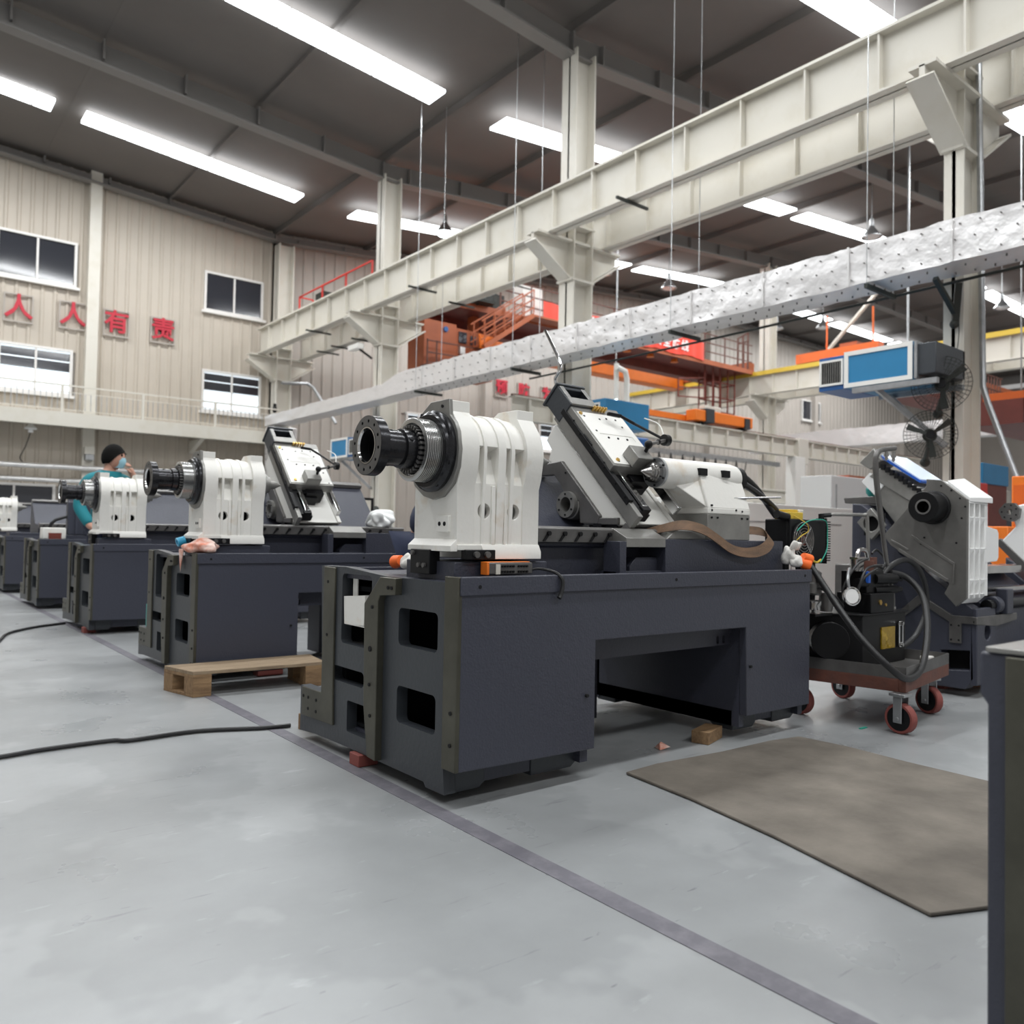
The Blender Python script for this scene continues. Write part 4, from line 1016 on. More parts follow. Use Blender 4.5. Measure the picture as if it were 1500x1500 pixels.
# white fluted roof pipe near column
t = thing('white_pipe', 'white bent vent pipe rising beside the column behind the slanted slide', 'pipe', (12.2, 11.5, 3.0))
MB().tube([(11.9, 11.2, 0), (11.9, 11.2, 4.1), (11.85, 11.2, 4.25), (11.6, 11.2, 4.3)], .055, n=10).build('pipe_run', 'white_clean', t)
MB().cyl((11.7, 11.3, 2.6), (11.7, 11.3, 4.4), .05).build('pipe_riser', 'white_clean', t)

# ================================================================ wall fans on the column
def fan(c_, r, lab, rz, arm):
    t = thing('wall_fan', lab, 'fan', c_, group='wall fans on the steel column', local=True, rotz=rz)
    b = MB()
    for k in range(36):
        a = 2*pi*k/36; pts = []
        for q in (-1, -.7, 0, .7, 1): pts.append((q*.055-.02, math.cos(a)*r*(1-.35*abs(q)**3) if abs(q) < 1 else math.cos(a)*r*.22, math.sin(a)*r*(1-.35*abs(q)**3) if abs(q) < 1 else math.sin(a)*r*.22))
        b.tube(pts, .0022, n=4)
    for rr, x in ((r, -.02), (r*.75, -.065), (r*.5, -.072), (r*.22, -.075), (r*.88, -.055)):
        b.tube([(x, math.cos(2*pi*k/32)*rr, math.sin(2*pi*k/32)*rr) for k in range(32)], .004 if rr == r else .0022, n=5, closed=True)
    b.build('cage_wire', 'green_dark', t, ang=60)
    for k in range(3):
        a = 2*pi*k/3+.4; b = MB(); rings = []
        for q in (.1, .4, .75, .93):
            cw = .03+.08*q; y, z = math.cos(a), math.sin(a)
            u = Vector((0, y, z)); v = Vector((.35, -z*.9, y*.9)).normalized()
            p = u*r*q; n = u.cross(v)*.003; rings.append([p-v*cw*r/.29*.4-n, p+v*cw*r/.29*.4-n, p+v*cw*r/.29*.4+n, p-v*cw*r/.29*.4+n])
        b.rings(rings); b.build('blade', 'green_dark', t)
    MB().cyl((-.05, 0, 0), (.18, 0, 0), .045).build('hub', 'black', t)
    MB().cyl((.05, 0, 0), (.20, 0, 0), .075, .055).build('motor', 'green_dark', t)
    MB().tube([(.12, 0, 0), (.14, 0, -.12), (.14+arm[0], arm[1], -.26)], .03, n=8).ball((.14+arm[0], arm[1], -.27), .055).build('bracket', 'green_dark', t)
    return t
fan((9.22, 3.98, 2.69), .30, 'upper black wire cage fan on the column at the right', .3, (.25, .08))
fan((9.22, 4.10, 2.14), .27, 'lower black wire cage fan on the column at the right', .5, (.25, .02))
o = MB().tube([(9.60, 3.96, 3.55), (9.6, 3.96, 3.3), (9.58, 3.99, 2.9), (9.58, 4.03, 2.4), (9.58, 4.05, 1.2)], .005, n=6, smooth=4).build('fan_cable', 'rubber'); tag(o, 'thin black cable hanging down the fan column', 'cable')
t = thing('duct_bracket', 'dark bracket with cable clamp on the fan column below the foil duct', 'bracket', (9.5, 4.0, 3.5))
MB().bar((9.1, 4.0, 3.84), (9.6, 3.98, 3.5), .05, .05).bar((9.45, 3.9, 3.84), (9.6, 4.0, 3.4), .07, .05).ball((9.58, 4.0, 3.42), .05).build('arm', 'green_dark', t)

# ================================================================ white low girder with small orange crane, and things beyond
t = thing('low_crane_girder', 'white stiffened girder sloping right behind the tailstock, on a white post', 'girder', (19.2, 12, 0))
b = MB().box(9.6, 26.5, 11.9, 12.1, 3.56, 3.59).box(9.6, 26.5, 11.9, 12.1, 3.13, 3.16).box(9.6, 26.5, 11.99, 12.01, 3.13, 3.59)
x = 10
while x < 26: b.box(x-.03, x+.03, 11.92, 12.08, 3.14, 3.58); x += .62
b.build('beam', 'cream_steel', t, smooth=False)
MB().box(9.6, 26.5, 11.97, 12.03, 3.59, 3.625).build('rail', 'rust', t, smooth=False)
each(MB().box(19.0, 19.45, 11.85, 12.15, 0, 3.13).box(12.2, 12.6, 11.85, 12.15, 0, 3.13).box(25.2, 25.6, 11.85, 12.15, 0, 3.13), 'post', 'white_clean', t, bevel=.01)
MB().box(19.15, 19.62, 11.86, 12.14, 2.95, 3.62).build('splice_plate', 'cream_steel', t, bevel=.01)
t = thing('small_orange_crane', 'bright orange crane beam riding on the low white girder', 'crane', (16, 12, 3.62))
MB().box(14.9, 17.1, 11.85, 12.15, 3.66, 3.92).build('end_truck', 'orange_bright', t, bevel=.02)
MB().box(13.6, 15.2, 12.16, 13.4, 3.64, 3.80).build('bridge_beam', 'orange_bright', t, smooth=False)
each(MB().box(15.25, 15.55, 11.82, 12.18, 3.64, 3.96).box(16.75, 16.95, 11.82, 12.18, 3.62, 3.88), 'bumper', 'navy_end', t, smooth=False)
each(MB().cyl((15.2, 11.9, 3.64), (15.2, 12.1, 3.64), .07).cyl((16.8, 11.9, 3.64), (16.8, 12.1, 3.64), .07), 'wheel', 'black', t)
MB().box(15.3, 15.9, 11.9, 12.1, 3.92, 4.05).build('motor', 'cream_steel', t, bevel=.02)
# girder behind (greyish), with blue hoist and looping festoon cable
t = thing('rear_low_girder', 'dull grey low girder behind the tailstock with looping cable', 'girder', (20, 15.5, 0))
b = MB().box(12, 32, 15.4, 15.6, 2.55, 2.60).box(12, 32, 15.4, 15.6, 2.15, 2.20).box(12, 32, 15.48, 15.52, 2.15, 2.6)
b.build('beam', 'cream_steel', t, smooth=False)
each(MB().box(21.8, 22.2, 15.35, 15.65, 0, 2.15).box(14, 14.4, 15.35, 15.65, 0, 2.15).box(30, 30.4, 15.35, 15.65, 0, 2.15), 'post', 'cream_steel', t, smooth=False)
b = MB().box(14, 23, 14.9, 15.0, 3.28, 3.42)
b.build('dark_arm', 'galv', t, smooth=False)
b = MB()
for k in range(9):
    x = 16.6+k*.5; b.tube([(x, 14.85, 3.3), (x+.1, 14.85, 2.95), (x+.25, 14.85, 2.85), (x+.4, 14.85, 2.95), (x+.5, 14.85, 3.3)], .018, n=6, smooth=3)
b.build('festoon_cable_wire', 'rubber', t)
t = thing('blue_hoist', 'blue electric hoist hanging below the low white girder', 'hoist', (14.9, 14.6, 3.1))
MB().box(14.2, 15.1, 14.4, 14.8, 3.25, 3.55).box(15.3, 16.2, 14.4, 14.8, 3.3, 3.55).build('drum_housing', 'blue_dark', t, bevel=.05); MB().box(15.0, 15.35, 14.35, 14.8, 3.25, 3.65).build('gearbox', 'cream_steel', t, bevel=.03)
MB().cyl((15.1, 14.6, 3.55), (15.1, 14.6, roof_z(15.1)-.01), .02).build('rope', 'galv', t)
t = thing('red_crane_beam', 'dark red crane beam far behind the rotated lathe slide', 'crane', (19, 9.5, 2.7))
MB().box(17.2, 23, 9.4, 9.7, 2.20, 2.42).build('bridge_beam', 'orange_dark', t, smooth=False); MB().box(16.3, 17.3, 9.35, 9.75, 2.18, 2.34).build('end_truck', 'red', t, bevel=.02); each(MB().box(16.4, 16.5, 9.5, 9.6, 0, 2.18).box(22.6, 22.7, 9.5, 9.6, 0, 2.20), 'leg', 'maroon', t, smooth=False)
# right-hand orange cranes
t = thing('overhead_crane', 'orange crane girder high behind the large blue air unit', 'crane', (30, 14, 6.95))
MB().box(24.95, 25.3, 12.7, 15.6, 6.98, 7.30).build('end_truck', 'orange', t, smooth=False)
MB().box(25.3, 45, 13.6, 14.2, 7.0, 7.5).build('girder', 'orange_dark', t, smooth=False)
for y in (13.0, 14.6): MB().cyl((25.2, y, 7.30), (25.2, y, 8.5), .03, n=8).build('post', 'orange', t)
t = thing('orange_gantry', 'orange lattice catwalk right of the fan column at mid height', 'gantry', (17, 4.6, 0))
MB().box(14.5, 22, 4.5, 5.6, 3.30, 3.42).build('deck', 'orange', t, smooth=False)
MB().box(14.5, 22, 5.0, 5.9, 2.9, 3.3).build('girder', 'maroon', t, smooth=False)
b = MB()
for z in (3.8, 4.2): b.bar((14.5, 4.5, z), (22, 4.5, z), .03, .03)
b.build('rail', 'maroon', t, smooth=False)
for k in range(9): MB().bar((14.5+k*.9, 4.5, 3.4), (14.5+k*.9, 4.5, 4.2), .05, .05).build('rail_post', 'orange', t, smooth=False)
each(MB().box(15.6, 15.62, 5.4, 5.42, 3.3, 10.6).box(21.6, 21.62, 5.4, 5.42, 3.3, 11.1), 'hanger_rod', 'galv', t, smooth=False)
t = thing('orange_gantry', 'red catwalk with white railings low behind the fan column', 'gantry', (24, 9, 0))
MB().box(19, 23.5, 8.6, 9.6, 4.35, 4.75).build('girder', 'maroon', t, smooth=False)
b = MB()
for z in (4.95, 5.3): b.bar((19, 8.6, z), (23.5, 8.6, z), .03, .03)
for k in range(24): b.bar((19+k*.19, 8.6, 4.7), (19+k*.19, 8.6, 5.3), .025, .025)
b.build('rail', 'rust', t, smooth=False)
each(MB().box(19.1, 19.14, 9.0, 9.04, 4.7, 10.9).box(23.3, 23.34, 9.0, 9.04, 4.7, 11.25), 'hanger_rod', 'galv', t, smooth=False)
# partitions, cabinets
t = thing('white_cabinet', 'long low white cabinet wall behind the hydraulic trolley', 'cabinet', (10.3, 7.2, 0))
MB().box(8.2, 13.0, 7.0, 7.5, 0, 1.48).build('body', 'white_clean', t, bevel=.01)
each(MB().box(9.62, 9.64, 6.99, 7.0, .1, 1.4).box(11.1, 11.12, 6.99, 7.0, .1, 1.4).box(8.25, 12.55, 6.985, 7.0, 1.2, 1.215), 'panel_seam', 'galv', t, smooth=False)
t = thing('white_cabinet', 'taller white cabinet block just left of the rotated lathe', 'cabinet', (13, 7.3, 0))
MB().box(13.3, 14.8, 7.6, 8.2, 0, 2.10).build('body', 'white', t, bevel=.01)
MB().box(13.45, 13.48, 7.59, 7.6, .1, 1.95).build('panel_seam', 'galv', t, smooth=False)
t = thing('orange_cabinet', 'bright orange cabinet at the right picture edge above the second rotated lathe', 'cabinet', (8.9, 3.0, 0))
MB().box(8.42, 9.5, 2.5, 3.0, 0, 1.585).build('body', 'orange_bright', t, bevel=.01); MB().box(8.415, 8.42, 2.52, 2.98, .1, 1.5).build('door', 'orange', t, smooth=False)
t = thing('red_cabinet', 'small red box behind the top of the rotated headstock', 'box', (9.6, 3.4, 0))
MB().box(10.85, 11.3, 4.3, 4.6, 0, 1.72).build('body', 'red', t, bevel=.01); MB().box(10.87, 11.28, 4.29, 4.3, .1, 1.6).build('door', 'red_banner', t, smooth=False)
# shelving and dim machines far behind, under the ducts
for i, (x0, x1, y0, y1, h, m, lab) in enumerate(((14.5, 16.5, 5.6, 6.2, 1.9, 'navy', 'dark machine block far behind the second rotated lathe'), (18, 20.5, 8.0, 8.9, 1.4, 'machined_dark', 'dull grey machine far behind the hydraulic trolley'), (23, 27, 16, 17.5, 1.9, 'navy', 'dark machine far behind the tailstock'), (12.5, 15, 9.0, 10, 1.3, 'navy', 'dark low machine behind the white cabinet wall'))):
    t = thing('distant_machine', lab, 'machine', ((x0+x1)/2, (y0+y1)/2, 0))
    MB().box(x0, x1, y0, y1, 0, h*.75).build('body', m, t, bevel=.03); MB().box(x0+.3, x1-.5, y0+.1, y1-.1, h*.75, h).build('head', 'cream_steel', t, bevel=.03)
    MB().box(x0+.4, x0+.9, y0-.02, y0, h*.3, h*.6).build('panel', 'galv', t, smooth=False)
# ================================================================ small things around the nearest lathe
def wbox(name, lab, cat, x0, x1, y0, y1, z0, z1, m, bevel=.003, group=None, rot=0):
    b = MB(); cx, cy = (x0+x1)/2, (y0+y1)/2
    b.m = Matrix.Translation((cx, cy, 0)) @ Matrix.Rotation(rot, 4, 'Z') @ Matrix.Translation((-cx, -cy, 0)); b.box(x0, x1, y0, y1, z0, z1)
    o = b.build(name, m, bevel=bevel); tag(o, lab, cat, group); return o
G2 = 'blocks propping the lathes'
wbox('support_brick', 'reddish brick under the end of the nearest lathe beside the floor line', 'brick', 1.60, 1.69, 2.94, 3.02, .002, .05, 'brick_red', group=G2)
wbox('support_block', 'dark wooden block under the left rear corner of the nearest lathe', 'block', 1.69, 1.80, 3.56, 3.70, .0, .075, 'wood', group=G2, rot=.2)
wbox('support_block', 'brown block on the floor under the arch of the nearest lathe', 'block', 3.06, 3.24, 2.375, 2.46, .0, .058, 'wood', group=G2, rot=.3)
wbox('support_brick', 'red brick under the end of the third lathe', 'brick', 1.60, 1.70, 8.02, 8.12, .002, .05, 'brick_red', group=G2)
wbox('support_brick', 'red brick under the front foot of the rotated lathe behind the trolley', 'brick', 5.52, 5.80, 2.36, 2.45, .0, .052, 'brick_red', group=G2)
wbox('support_brick', 'red brick on the floor behind the pallet under the second lathe', 'brick', 2.05, 2.22, 5.13, 5.22, .002, .035, 'brick_red', group=G2)
# rubber mat
pts = [(2.424, 2.254), (2.617, 2.265), (3.0, 2.225), (3.35, 2.215), (3.543, 2.181), (3.56, 1.95), (3.53, 1.655), (3.52, 1.34), (3.50, .9), (3.35, .55), (2.6, .75), (2.15, .95), (2.30, 1.5), (2.38, 1.90)]
o = MB().prism(pts, 'Z', .002, .012).build('rubber_mat', 'rubber_mat', bevel=.003); tag(o, 'worn brown grey rubber mat lying in front of the nearest lathe', 'mat')
o = MB().hull([(3.10, 2.30, .002), (3.15, 2.32, .002), (3.12, 2.35, .002), (3.11, 2.31, .03), (3.14, 2.33, .028), (3.16, 2.29, .01)]).build('crumpled_scrap', 'rag'); tag(o, 'small crumpled brown scrap on the floor before the wooden block', 'scrap'); o.location = (-.28, .12, 0)
o = MB().box(4.08, 4.14, 1.70, 1.715, .001, .005).build('plastic_scrap', 'green_wire'); tag(o, 'tiny green plastic scrap on the floor before the trolley wheel', 'scrap'); o.location = (-.10, .40, 0)
# cables on the floor
o = MB().tube([(-.2, 3.75, .011), (.2, 3.86, .011), (.483, 3.876, .011), (.643, 3.905, .011), (.9, 3.905, .011), (.975, 3.863, .011), (1.26, 3.868, .011), (1.53, 3.76, .011), (1.66, 3.735, .011)], .010, n=8, smooth=6).build('floor_cable', 'rubber'); tag(o, 'long black cable across the floor ending at the nearest lathe', 'cable')
o = MB().tube([(.80, 6.8, .012), (.85, 7.4, .012), (.94, 7.782, .012), (1.064, 8.27, .012), (1.326, 8.65, .012), (1.60, 8.85, .012)], .012, n=8, smooth=6).build('floor_cable', 'rubber'); tag(o, 'short black cable curving in from the left picture edge to the third lathe', 'cable')
o = MB().tube([(2.3, 4.98, .012), (2.6, 5.6, .012), (3.4, 6.3, .012), (4.3, 6.4, .012)], .010, n=8, smooth=6).build('floor_cable', 'rubber'); tag(o, 'black cable on the floor seen through the second lathe arch', 'cable')
# pallet: single deck on blocks
t = thing('wooden_pallet', 'weathered wooden pallet lying on the floor before the second lathe', 'pallet', (1.86, 4.86, 0))
P0, P1, P2, P3 = Vector((1.50, 4.69)), Vector((2.28, 4.64)), Vector((2.33, 4.98)), Vector((1.43, 5.0))
def lerp4(u, v): a = P0.lerp(P1, u); b_ = P3.lerp(P2, u); return a.lerp(b_, v)
for k in range(3):
    v0, v1 = k/3+.008, (k+1)/3-.008
    q = [lerp4(0, v0), lerp4(1, v0), lerp4(1, v1), lerp4(0, v1)]
    MB().prism([(p.x, p.y) for p in q], 'Z', .125, .145).build('deck_board', 'wood_top', t, bevel=.002)
for u0, u1 in ((.0, .13), (.84, .99)):
    q = [lerp4(u0, 0), lerp4(u1, 0), lerp4(u1, 1), lerp4(u0, 1)]
    MB().prism([(p.x, p.y) for p in q], 'Z', .107, .125).build('cross_board', 'wood', t, bevel=.002)
    MB().prism([(p.x, p.y) for p in q], 'Z', .0, .018).build('bottom_board', 'wood', t, bevel=.002)
    for v0, v1 in ((0, .3), (.7, 1)):
        q2 = [lerp4(u0, v0), lerp4(u1, v0), lerp4(u1, v1), lerp4(u0, v1)]
        MB().prism([(p.x, p.y) for p in q2], 'Z', .018, .107).build('block', 'wood', t, bevel=.002)

# white sheet-metal bracket tray on the bed end
t = thing('bracket_tray', 'white folded sheet metal tray hanging in the end opening of the nearest lathe', 'tray', (1.69, 3.1, .6))
b = MB()
b.prism([(2.965, .69), (3.150, .675), (3.142, .559), (2.972, .566)], 'X', 1.626, 1.630)
b.box(1.628, 1.80, 3.140, 3.146, .560, .675).box(1.628, 1.80, 2.965, 2.971, .566, .69).box(1.628, 1.80, 2.97, 3.142, .558, .563).box(1.796, 1.80, 2.99, 3.156, .56, .68)
b.build('tray_body', 'white_paint', t, smooth=False)
b = MB().box(1.655, 1.659, 3.085, 3.125, .66, .765).box(1.655, 1.659, 2.91, 3.125, .752, .768).box(1.655, 1.659, 2.91, 2.955, .66, .768)
b.build('hanger_strap', 'white_paint', t, smooth=False)

# remote pendant with orange edge
t = thing('crane_remote', 'grey crane remote control with orange edge lying on the nearest lathe ledge', 'remote', (1.91, 2.38, .80))
MB().box(1.80, 2.01, 2.365, 2.40, .802, .846).build('body', 'machined_dark', t, bevel=.004)
MB().box(1.79, 1.801, 2.362, 2.402, .801, .848).box(1.80, 2.0, 2.37, 2.40, .846, .849).build('orange_guard', 'orange_bright', t, bevel=.002)
MB().box(1.832, 1.852, 2.362, 2.366, .803, .84).build('label_plate', 'cream_steel', t, smooth=False)
b = MB()
for i in range(10):
    for z in (.812, .832):
        if i != 5: b.cyl((1.862+i*.013, 2.358, z), (1.862+i*.013, 2.366, z), .0042, n=8)
b.build('key_button', 'black', t)
MB().tube([(2.0, 2.38, .815), (2.03, 2.35, .822), (2.06, 2.30, .812), (2.075, 2.272, .79), (2.078, 2.268, .76), (2.068, 2.27, .725), (2.062, 2.27, .715)], [.005, .006, .007, .008, .009, .010], n=8, smooth=4).build('wire_tail', 'rubber', t)

# gloves and rags: lumpy deformed blobs with fingers
def lump(name, c_, sc_, m, parent, seed=0, n=18, amp=.25, sub=1):
    rnd = random.Random(seed); b = MB(); b.ball((0, 0, 0), 1, n=n, m=n//2)
    ph = [(rnd.uniform(2, 5), rnd.uniform(0, 6), rnd.uniform(2, 5), rnd.uniform(0, 6), rnd.uniform(2, 5), rnd.uniform(0, 6)) for _ in range(3)]
    out = []
    for v in b.v:
        d = 1+amp*sum(math.sin(p[0]*v.x+p[1])*math.sin(p[2]*v.y+p[3])*math.sin(p[4]*v.z+p[5]) for p in ph)
        out.append(Vector((c_[0]+v.x*d*sc_[0], c_[1]+v.y*d*sc_[1], c_[2]+max(v.z*d, -.75)*sc_[2])))
    b.v = out; return b.build(name, m, parent, subsurf=sub, ang=180)
t = thing('work_gloves', 'pair of white work gloves with orange cuffs on the nearest lathe end corner', 'gloves', (3.76, 2.36, .80))
lump('palm', (3.745, 2.37, .868), (.042, .035, .058), 'glove_white', t, 3)
lump('palm', (3.765, 2.34, .838), (.044, .03, .036), 'glove_white', t, 5)
for k in range(4):
    MB().tube([(3.735+k*.018, 2.355, .895), (3.735+k*.02, 2.34, .93+.008*(k % 2)), (3.745+k*.02, 2.335, .948-.006*k)], [.013, .012, .009], n=8).build('finger', 'glove_white', t, subsurf=1, ang=180)
for (c0, c1) in (((3.80, 2.325, .865), (3.845, 2.31, .845)), ((3.785, 2.33, .835), (3.825, 2.30, .818))):
    MB().turn([(0, .022), (.02, .026), (.045, .030), (.05, .028), (.046, .022), (.01, .018)], c0, Vector(c1)-Vector(c0), n=14).build('cuff', 'glove_orange', t)
t = thing('work_glove', 'white work glove with orange cuff tucked behind the black clamp block of the nearest lathe', 'glove', (1.75, 2.86, .80))
lump('palm', (1.76, 2.80, .826), (.05, .075, .034), 'glove_white', t, 8); lump('fold', (1.76, 2.86, .832), (.035, .035, .03), 'glove_white', t, 9)
MB().turn([(0, .022), (.02, .025), (.05, .028), (.055, .026), (.045, .019), (.01, .012)], (1.745, 2.885, .835), (0, 1, -.15), n=14).build('cuff', 'glove_orange', t)
t = thing('folded_rag', 'pinkish rag draped over the end corner of the second lathe with a blue roll', 'rag', (1.7, 5.3, .8))
lump('cloth', (1.68, 5.15, .835), (.10, .12, .045), 'rag', t, 12, n=24, amp=.3); MB().hull([(1.60, 5.30, .82), (1.60, 5.36, .82), (1.605, 5.33, .66), (1.615, 5.30, .82), (1.615, 5.36, .82), (1.60, 5.31, .72)]).build('hanging_corner', 'rag', t, bevel=.004)
MB().turn([(0, .028), (.05, .028), (.05, .016), (0, .016), (0, .028)], (1.60, 5.40, .86), (1, 0, .3), n=18).build('blue_roll', 'cyan_plastic', t)
t = thing('crumpled_cloth', 'crumpled white cloth with green stains on the second lathe slanted bed', 'cloth', (3.08, 5.4, 1.0))
lump('cloth', (3.08, 5.40, 1.045), (.105, .09, .075), 'cloth_white', t, 23, n=34, amp=.28); lump('fold', (3.02, 5.33, 1.03), (.06, .06, .06), 'cloth_white', t, 29, n=26, amp=.35)
o = wbox('teal_container', 'small teal container at the left corner of the second lathe', 'container', 1.625, 1.68, 6.10, 6.16, .245, .41, 'teal', .006)

# bent crank rod on top of the slide
o = MB().tube([(2.81, 3.24, 2.035), (2.79, 3.09, 1.83), (2.78, 3.10, 1.78), (2.79, 3.13, 1.75), (2.81, 3.105, 1.655), (2.83, 3.09, 1.625)], .0085, n=10, smooth=4).build('crank_rod', 'chrome'); tag(o, 'bent shiny steel crank rod standing on top of the nearest slanted slide', 'rod')
# dial indicator stands on the slides
def mag_stand(d, lab):
    t = thing('indicator_stand', lab, 'stand', (2.63+d[0], 2.46+d[1], 1.27))
    M = Matrix.Translation(Vector(d)+Vector((0, 0, -.076))) @ Matrix.Scale(1.08, 4)
    def o(b, n, m, **k): b.v = [M @ v for v in b.v]; return b.build(n, m, t, **k)
    b = MB(); rot_box(b, SO, E1, E2, 2.60, 2.70, -.01, .075, .006, .062); base = o(b, 'magnetic_base', 'machined', bevel=.003)
    p = lambda x, a, n: Vector((x, SO[0]+E1.x*a+E2.x*n, SO[1]+E1.y*a+E2.y*n))
    o(MB().cyl(p(2.68, .04, .06), p(2.68, .045, .085), .009).ball(p(2.68, .045, .09), .014), 'post', 'black')
    a, c2, e = p(2.68, .05, .095), p(2.82, .09, .10), p(2.76, .24, .06)
    o(MB().bar(a, c2, .022, .014), 'lower_arm', 'machined_dark', bevel=.004)
    o(MB().ball(a, .019).ball(p(2.755, .07, .10), .013), 'joint', 'black'); o(MB().cyl(c2-Vector((.012, 0, 0)), c2+Vector((.014, 0, 0)), .026, n=20), 'clamp_knob', 'black')
    o(MB().cyl(c2, e, .0065, n=10), 'upper_arm', 'black'); o(MB().bar(e, p(2.72, .30, .05), .014, .014).bar(p(2.72, .30, .05), p(2.655, .32, .04), .02, .016), 'indicator_holder', 'black', bevel=.003)
    o(MB().tube([c2+Vector((0, .01, .02)), c2+Vector((.02, .06, .08)), c2+Vector((-.01, .12, .11))], .003, smooth=5), 'wire', 'white_clean')
    return t
mag_stand((0, 0, 0), 'magnetic dial indicator stand clamped on the nearest white cross slide')
mag_stand((-.36, 2.765, 0), 'magnetic dial indicator stand on the second lathe cross slide')

# lifting strap
pts = [(2.86, 2.55, .972), (2.90, 2.47, .995), (2.96, 2.41, 1.008), (3.066, 2.39, .990), (3.182, 2.395, .948), (3.284, 2.40, .905), (3.381, 2.40, .885), (3.48, 2.395, .885), (3.573, 2.395, .907), (3.64, 2.41, .95), (3.625, 2.44, .985), (3.55, 2.47, .995), (3.50, 2.50, .985)]
wv = [(0, .05, .02), (0, .045, .03), (.005, .03, .045), (.02, .02, .045), (.03, .015, .04), (.03, .015, .04), (.015, .015, .045), (-.01, .015, .05), (-.03, .015, .045), (-.04, .01, .035), (-.02, .01, .045), (.01, .02, .04), (.01, .03, .035)]
q = []; wq = []
for i in range(len(pts)-1):
    for k in range(4):
        f = k/4; p0, p1, p2, p3 = [Vector(pts[min(max(j, 0), len(pts)-1)]) for j in (i-1, i, i+1, i+2)]
        q.append(.5*((2*p1)+(-p0+p2)*f+(2*p0-5*p1+4*p2-p3)*f*f+(-p0+3*p1-3*p2+p3)*f**3)); wq.append(Vector(wv[i]).lerp(Vector(wv[i+1]), f))
q.append(Vector(pts[-1])); wq.append(Vector(wv[-1]))
o = MB().ribbon(q, wq, .004).build('lifting_strap', 'brown_strap', ang=60); tag(o, 'worn brown webbing strap draped from the tailstock of the nearest lathe', 'strap')
o = MB().tube([(3.331, 2.455, 1.10), (3.333, 2.455, 1.135), (3.345, 2.452, 1.148), (3.771, 2.44, 1.172)], .006, n=6, smooth=2).build('hex_key', 'chrome'); tag(o, 'long bent hex key stuck in the tailstock base', 'wrench')
# dark casting standing on the fourth bed
t = thing('dark_casting', 'tall dark blue casting standing on the fourth lathe bed behind the stained headstock', 'casting', (1.9, 11.0, .8))
MB().box(1.92, 2.20, 10.67, 10.77, .849, 1.24).build('body', 'navy', t, bevel=.01); MB().box(2.0, 2.03, 10.65, 10.68, .86, 1.22).box(2.1, 2.13, 10.65, 10.68, .86, 1.22).build('rib', 'navy', t, smooth=False)
t = thing('bright_shaft', 'long bright spindle shaft lying beyond the farthest headstock', 'shaft', (2.9, 15.8, 1.3))
MB().cyl((2.30, 15.85, 1.255), (3.6, 15.85, 1.255), .05).cyl((3.45, 15.85, 1.255), (3.6, 15.85, 1.255), .09).build('shaft_body', 'steel', t)
MB().box(3.4, 3.55, 15.75, 15.95, .98, 1.2).box(2.35, 2.5, 15.75, 15.95, .98, 1.21).build('rest', 'machined_dark', t, smooth=False)
t = thing('indicator_stand', 'small black swan neck stand on the fourth lathe bed with a white block', 'stand', (2.7, 10.7, .8))
MB().tube([(2.30, 10.7, 1.12), (2.1, 10.7, 1.10), (1.80, 10.7, 1.02), (1.74, 10.7, .90)], .018, smooth=3).build('arm', 'black', t); MB().box(1.66, 1.9, 10.62, 10.8, .80, .93).build('block', 'white_paint', t, bevel=.01); MB().box(1.72, 1.85, 10.60, 10.62, .80, .87).build('tag', 'maroon', t, smooth=False)

# ================================================================ hydraulic trolley
CA = .157
t = thing('steel_trolley', 'rusty steel trolley on red rimmed castors right of the nearest lathe', 'trolley', (4.08, 1.925, 0), local=True, rotz=CA)
b = MB()
b.box(0, .78, 0, .035, .20, .262).box(0, .78, .585, .62, .20, .262).box(0, .035, .035, .585, .20, .262).box(.745, .78, .035, .585, .20, .262).box(0, .78, 0, .62, .258, .266)
b.build('frame', 'rust', t, bevel=.003)
b = MB().box(0, .78, 0, .006, .266, .325).box(0, .78, .614, .62, .266, .325).box(0, .006, 0, .62, .266, .325).box(.774, .78, 0, .62, .266, .325).box(.01, .77, .01, .61, .266, .27)
b.build('tray', 'machined_dark', t, smooth=False)
for (x, y, a) in ((-.01, .02, 1.35), (.62, .06, 1.15), (.06, .56, 1.4), (.70, .56, 1.2)):
    wl_ = MB(); wl_.m = Matrix.Translation((x, y, .075)) @ Matrix.Rotation(a, 4, 'Z')
    wl_.turn([(-.022, .018), (-.022, .060), (-.015, .062), (.015, .062), (.022, .060), (.022, .018)], (0, 0, 0), (0, 1, 0), n=32)
    w_ = wl_.build('castor_wheel', 'black', t)
    rr = MB(); rr.m = wl_.m; rr.turn([(-.024, .060), (-.024, .070), (-.018, .075), (.018, .075), (.024, .070), (.024, .060), (-.024, .060)], (0, 0, 0), (0, 1, 0), n=32); rr.build('red_tyre', 'brick_red', w_)
    fk = MB(); fk.m = wl_.m
    fk.box(-.022, .022, -.036, -.030, -.02, .11).box(-.022, .022, .030, .036, -.02, .11).box(-.04, .04, -.045, .045, .11, .125).cyl((0, -.042, 0), (0, .042, 0), .010)
    fk.build('castor_fork', 'galv', t, bevel=.002)
wbox('cloth_scraps', 'small white scraps lying in the trolley tray beside the black tank', 'scraps', 4.78, 4.84, 2.12, 2.18, .275, .30, 'glove_white', .008)

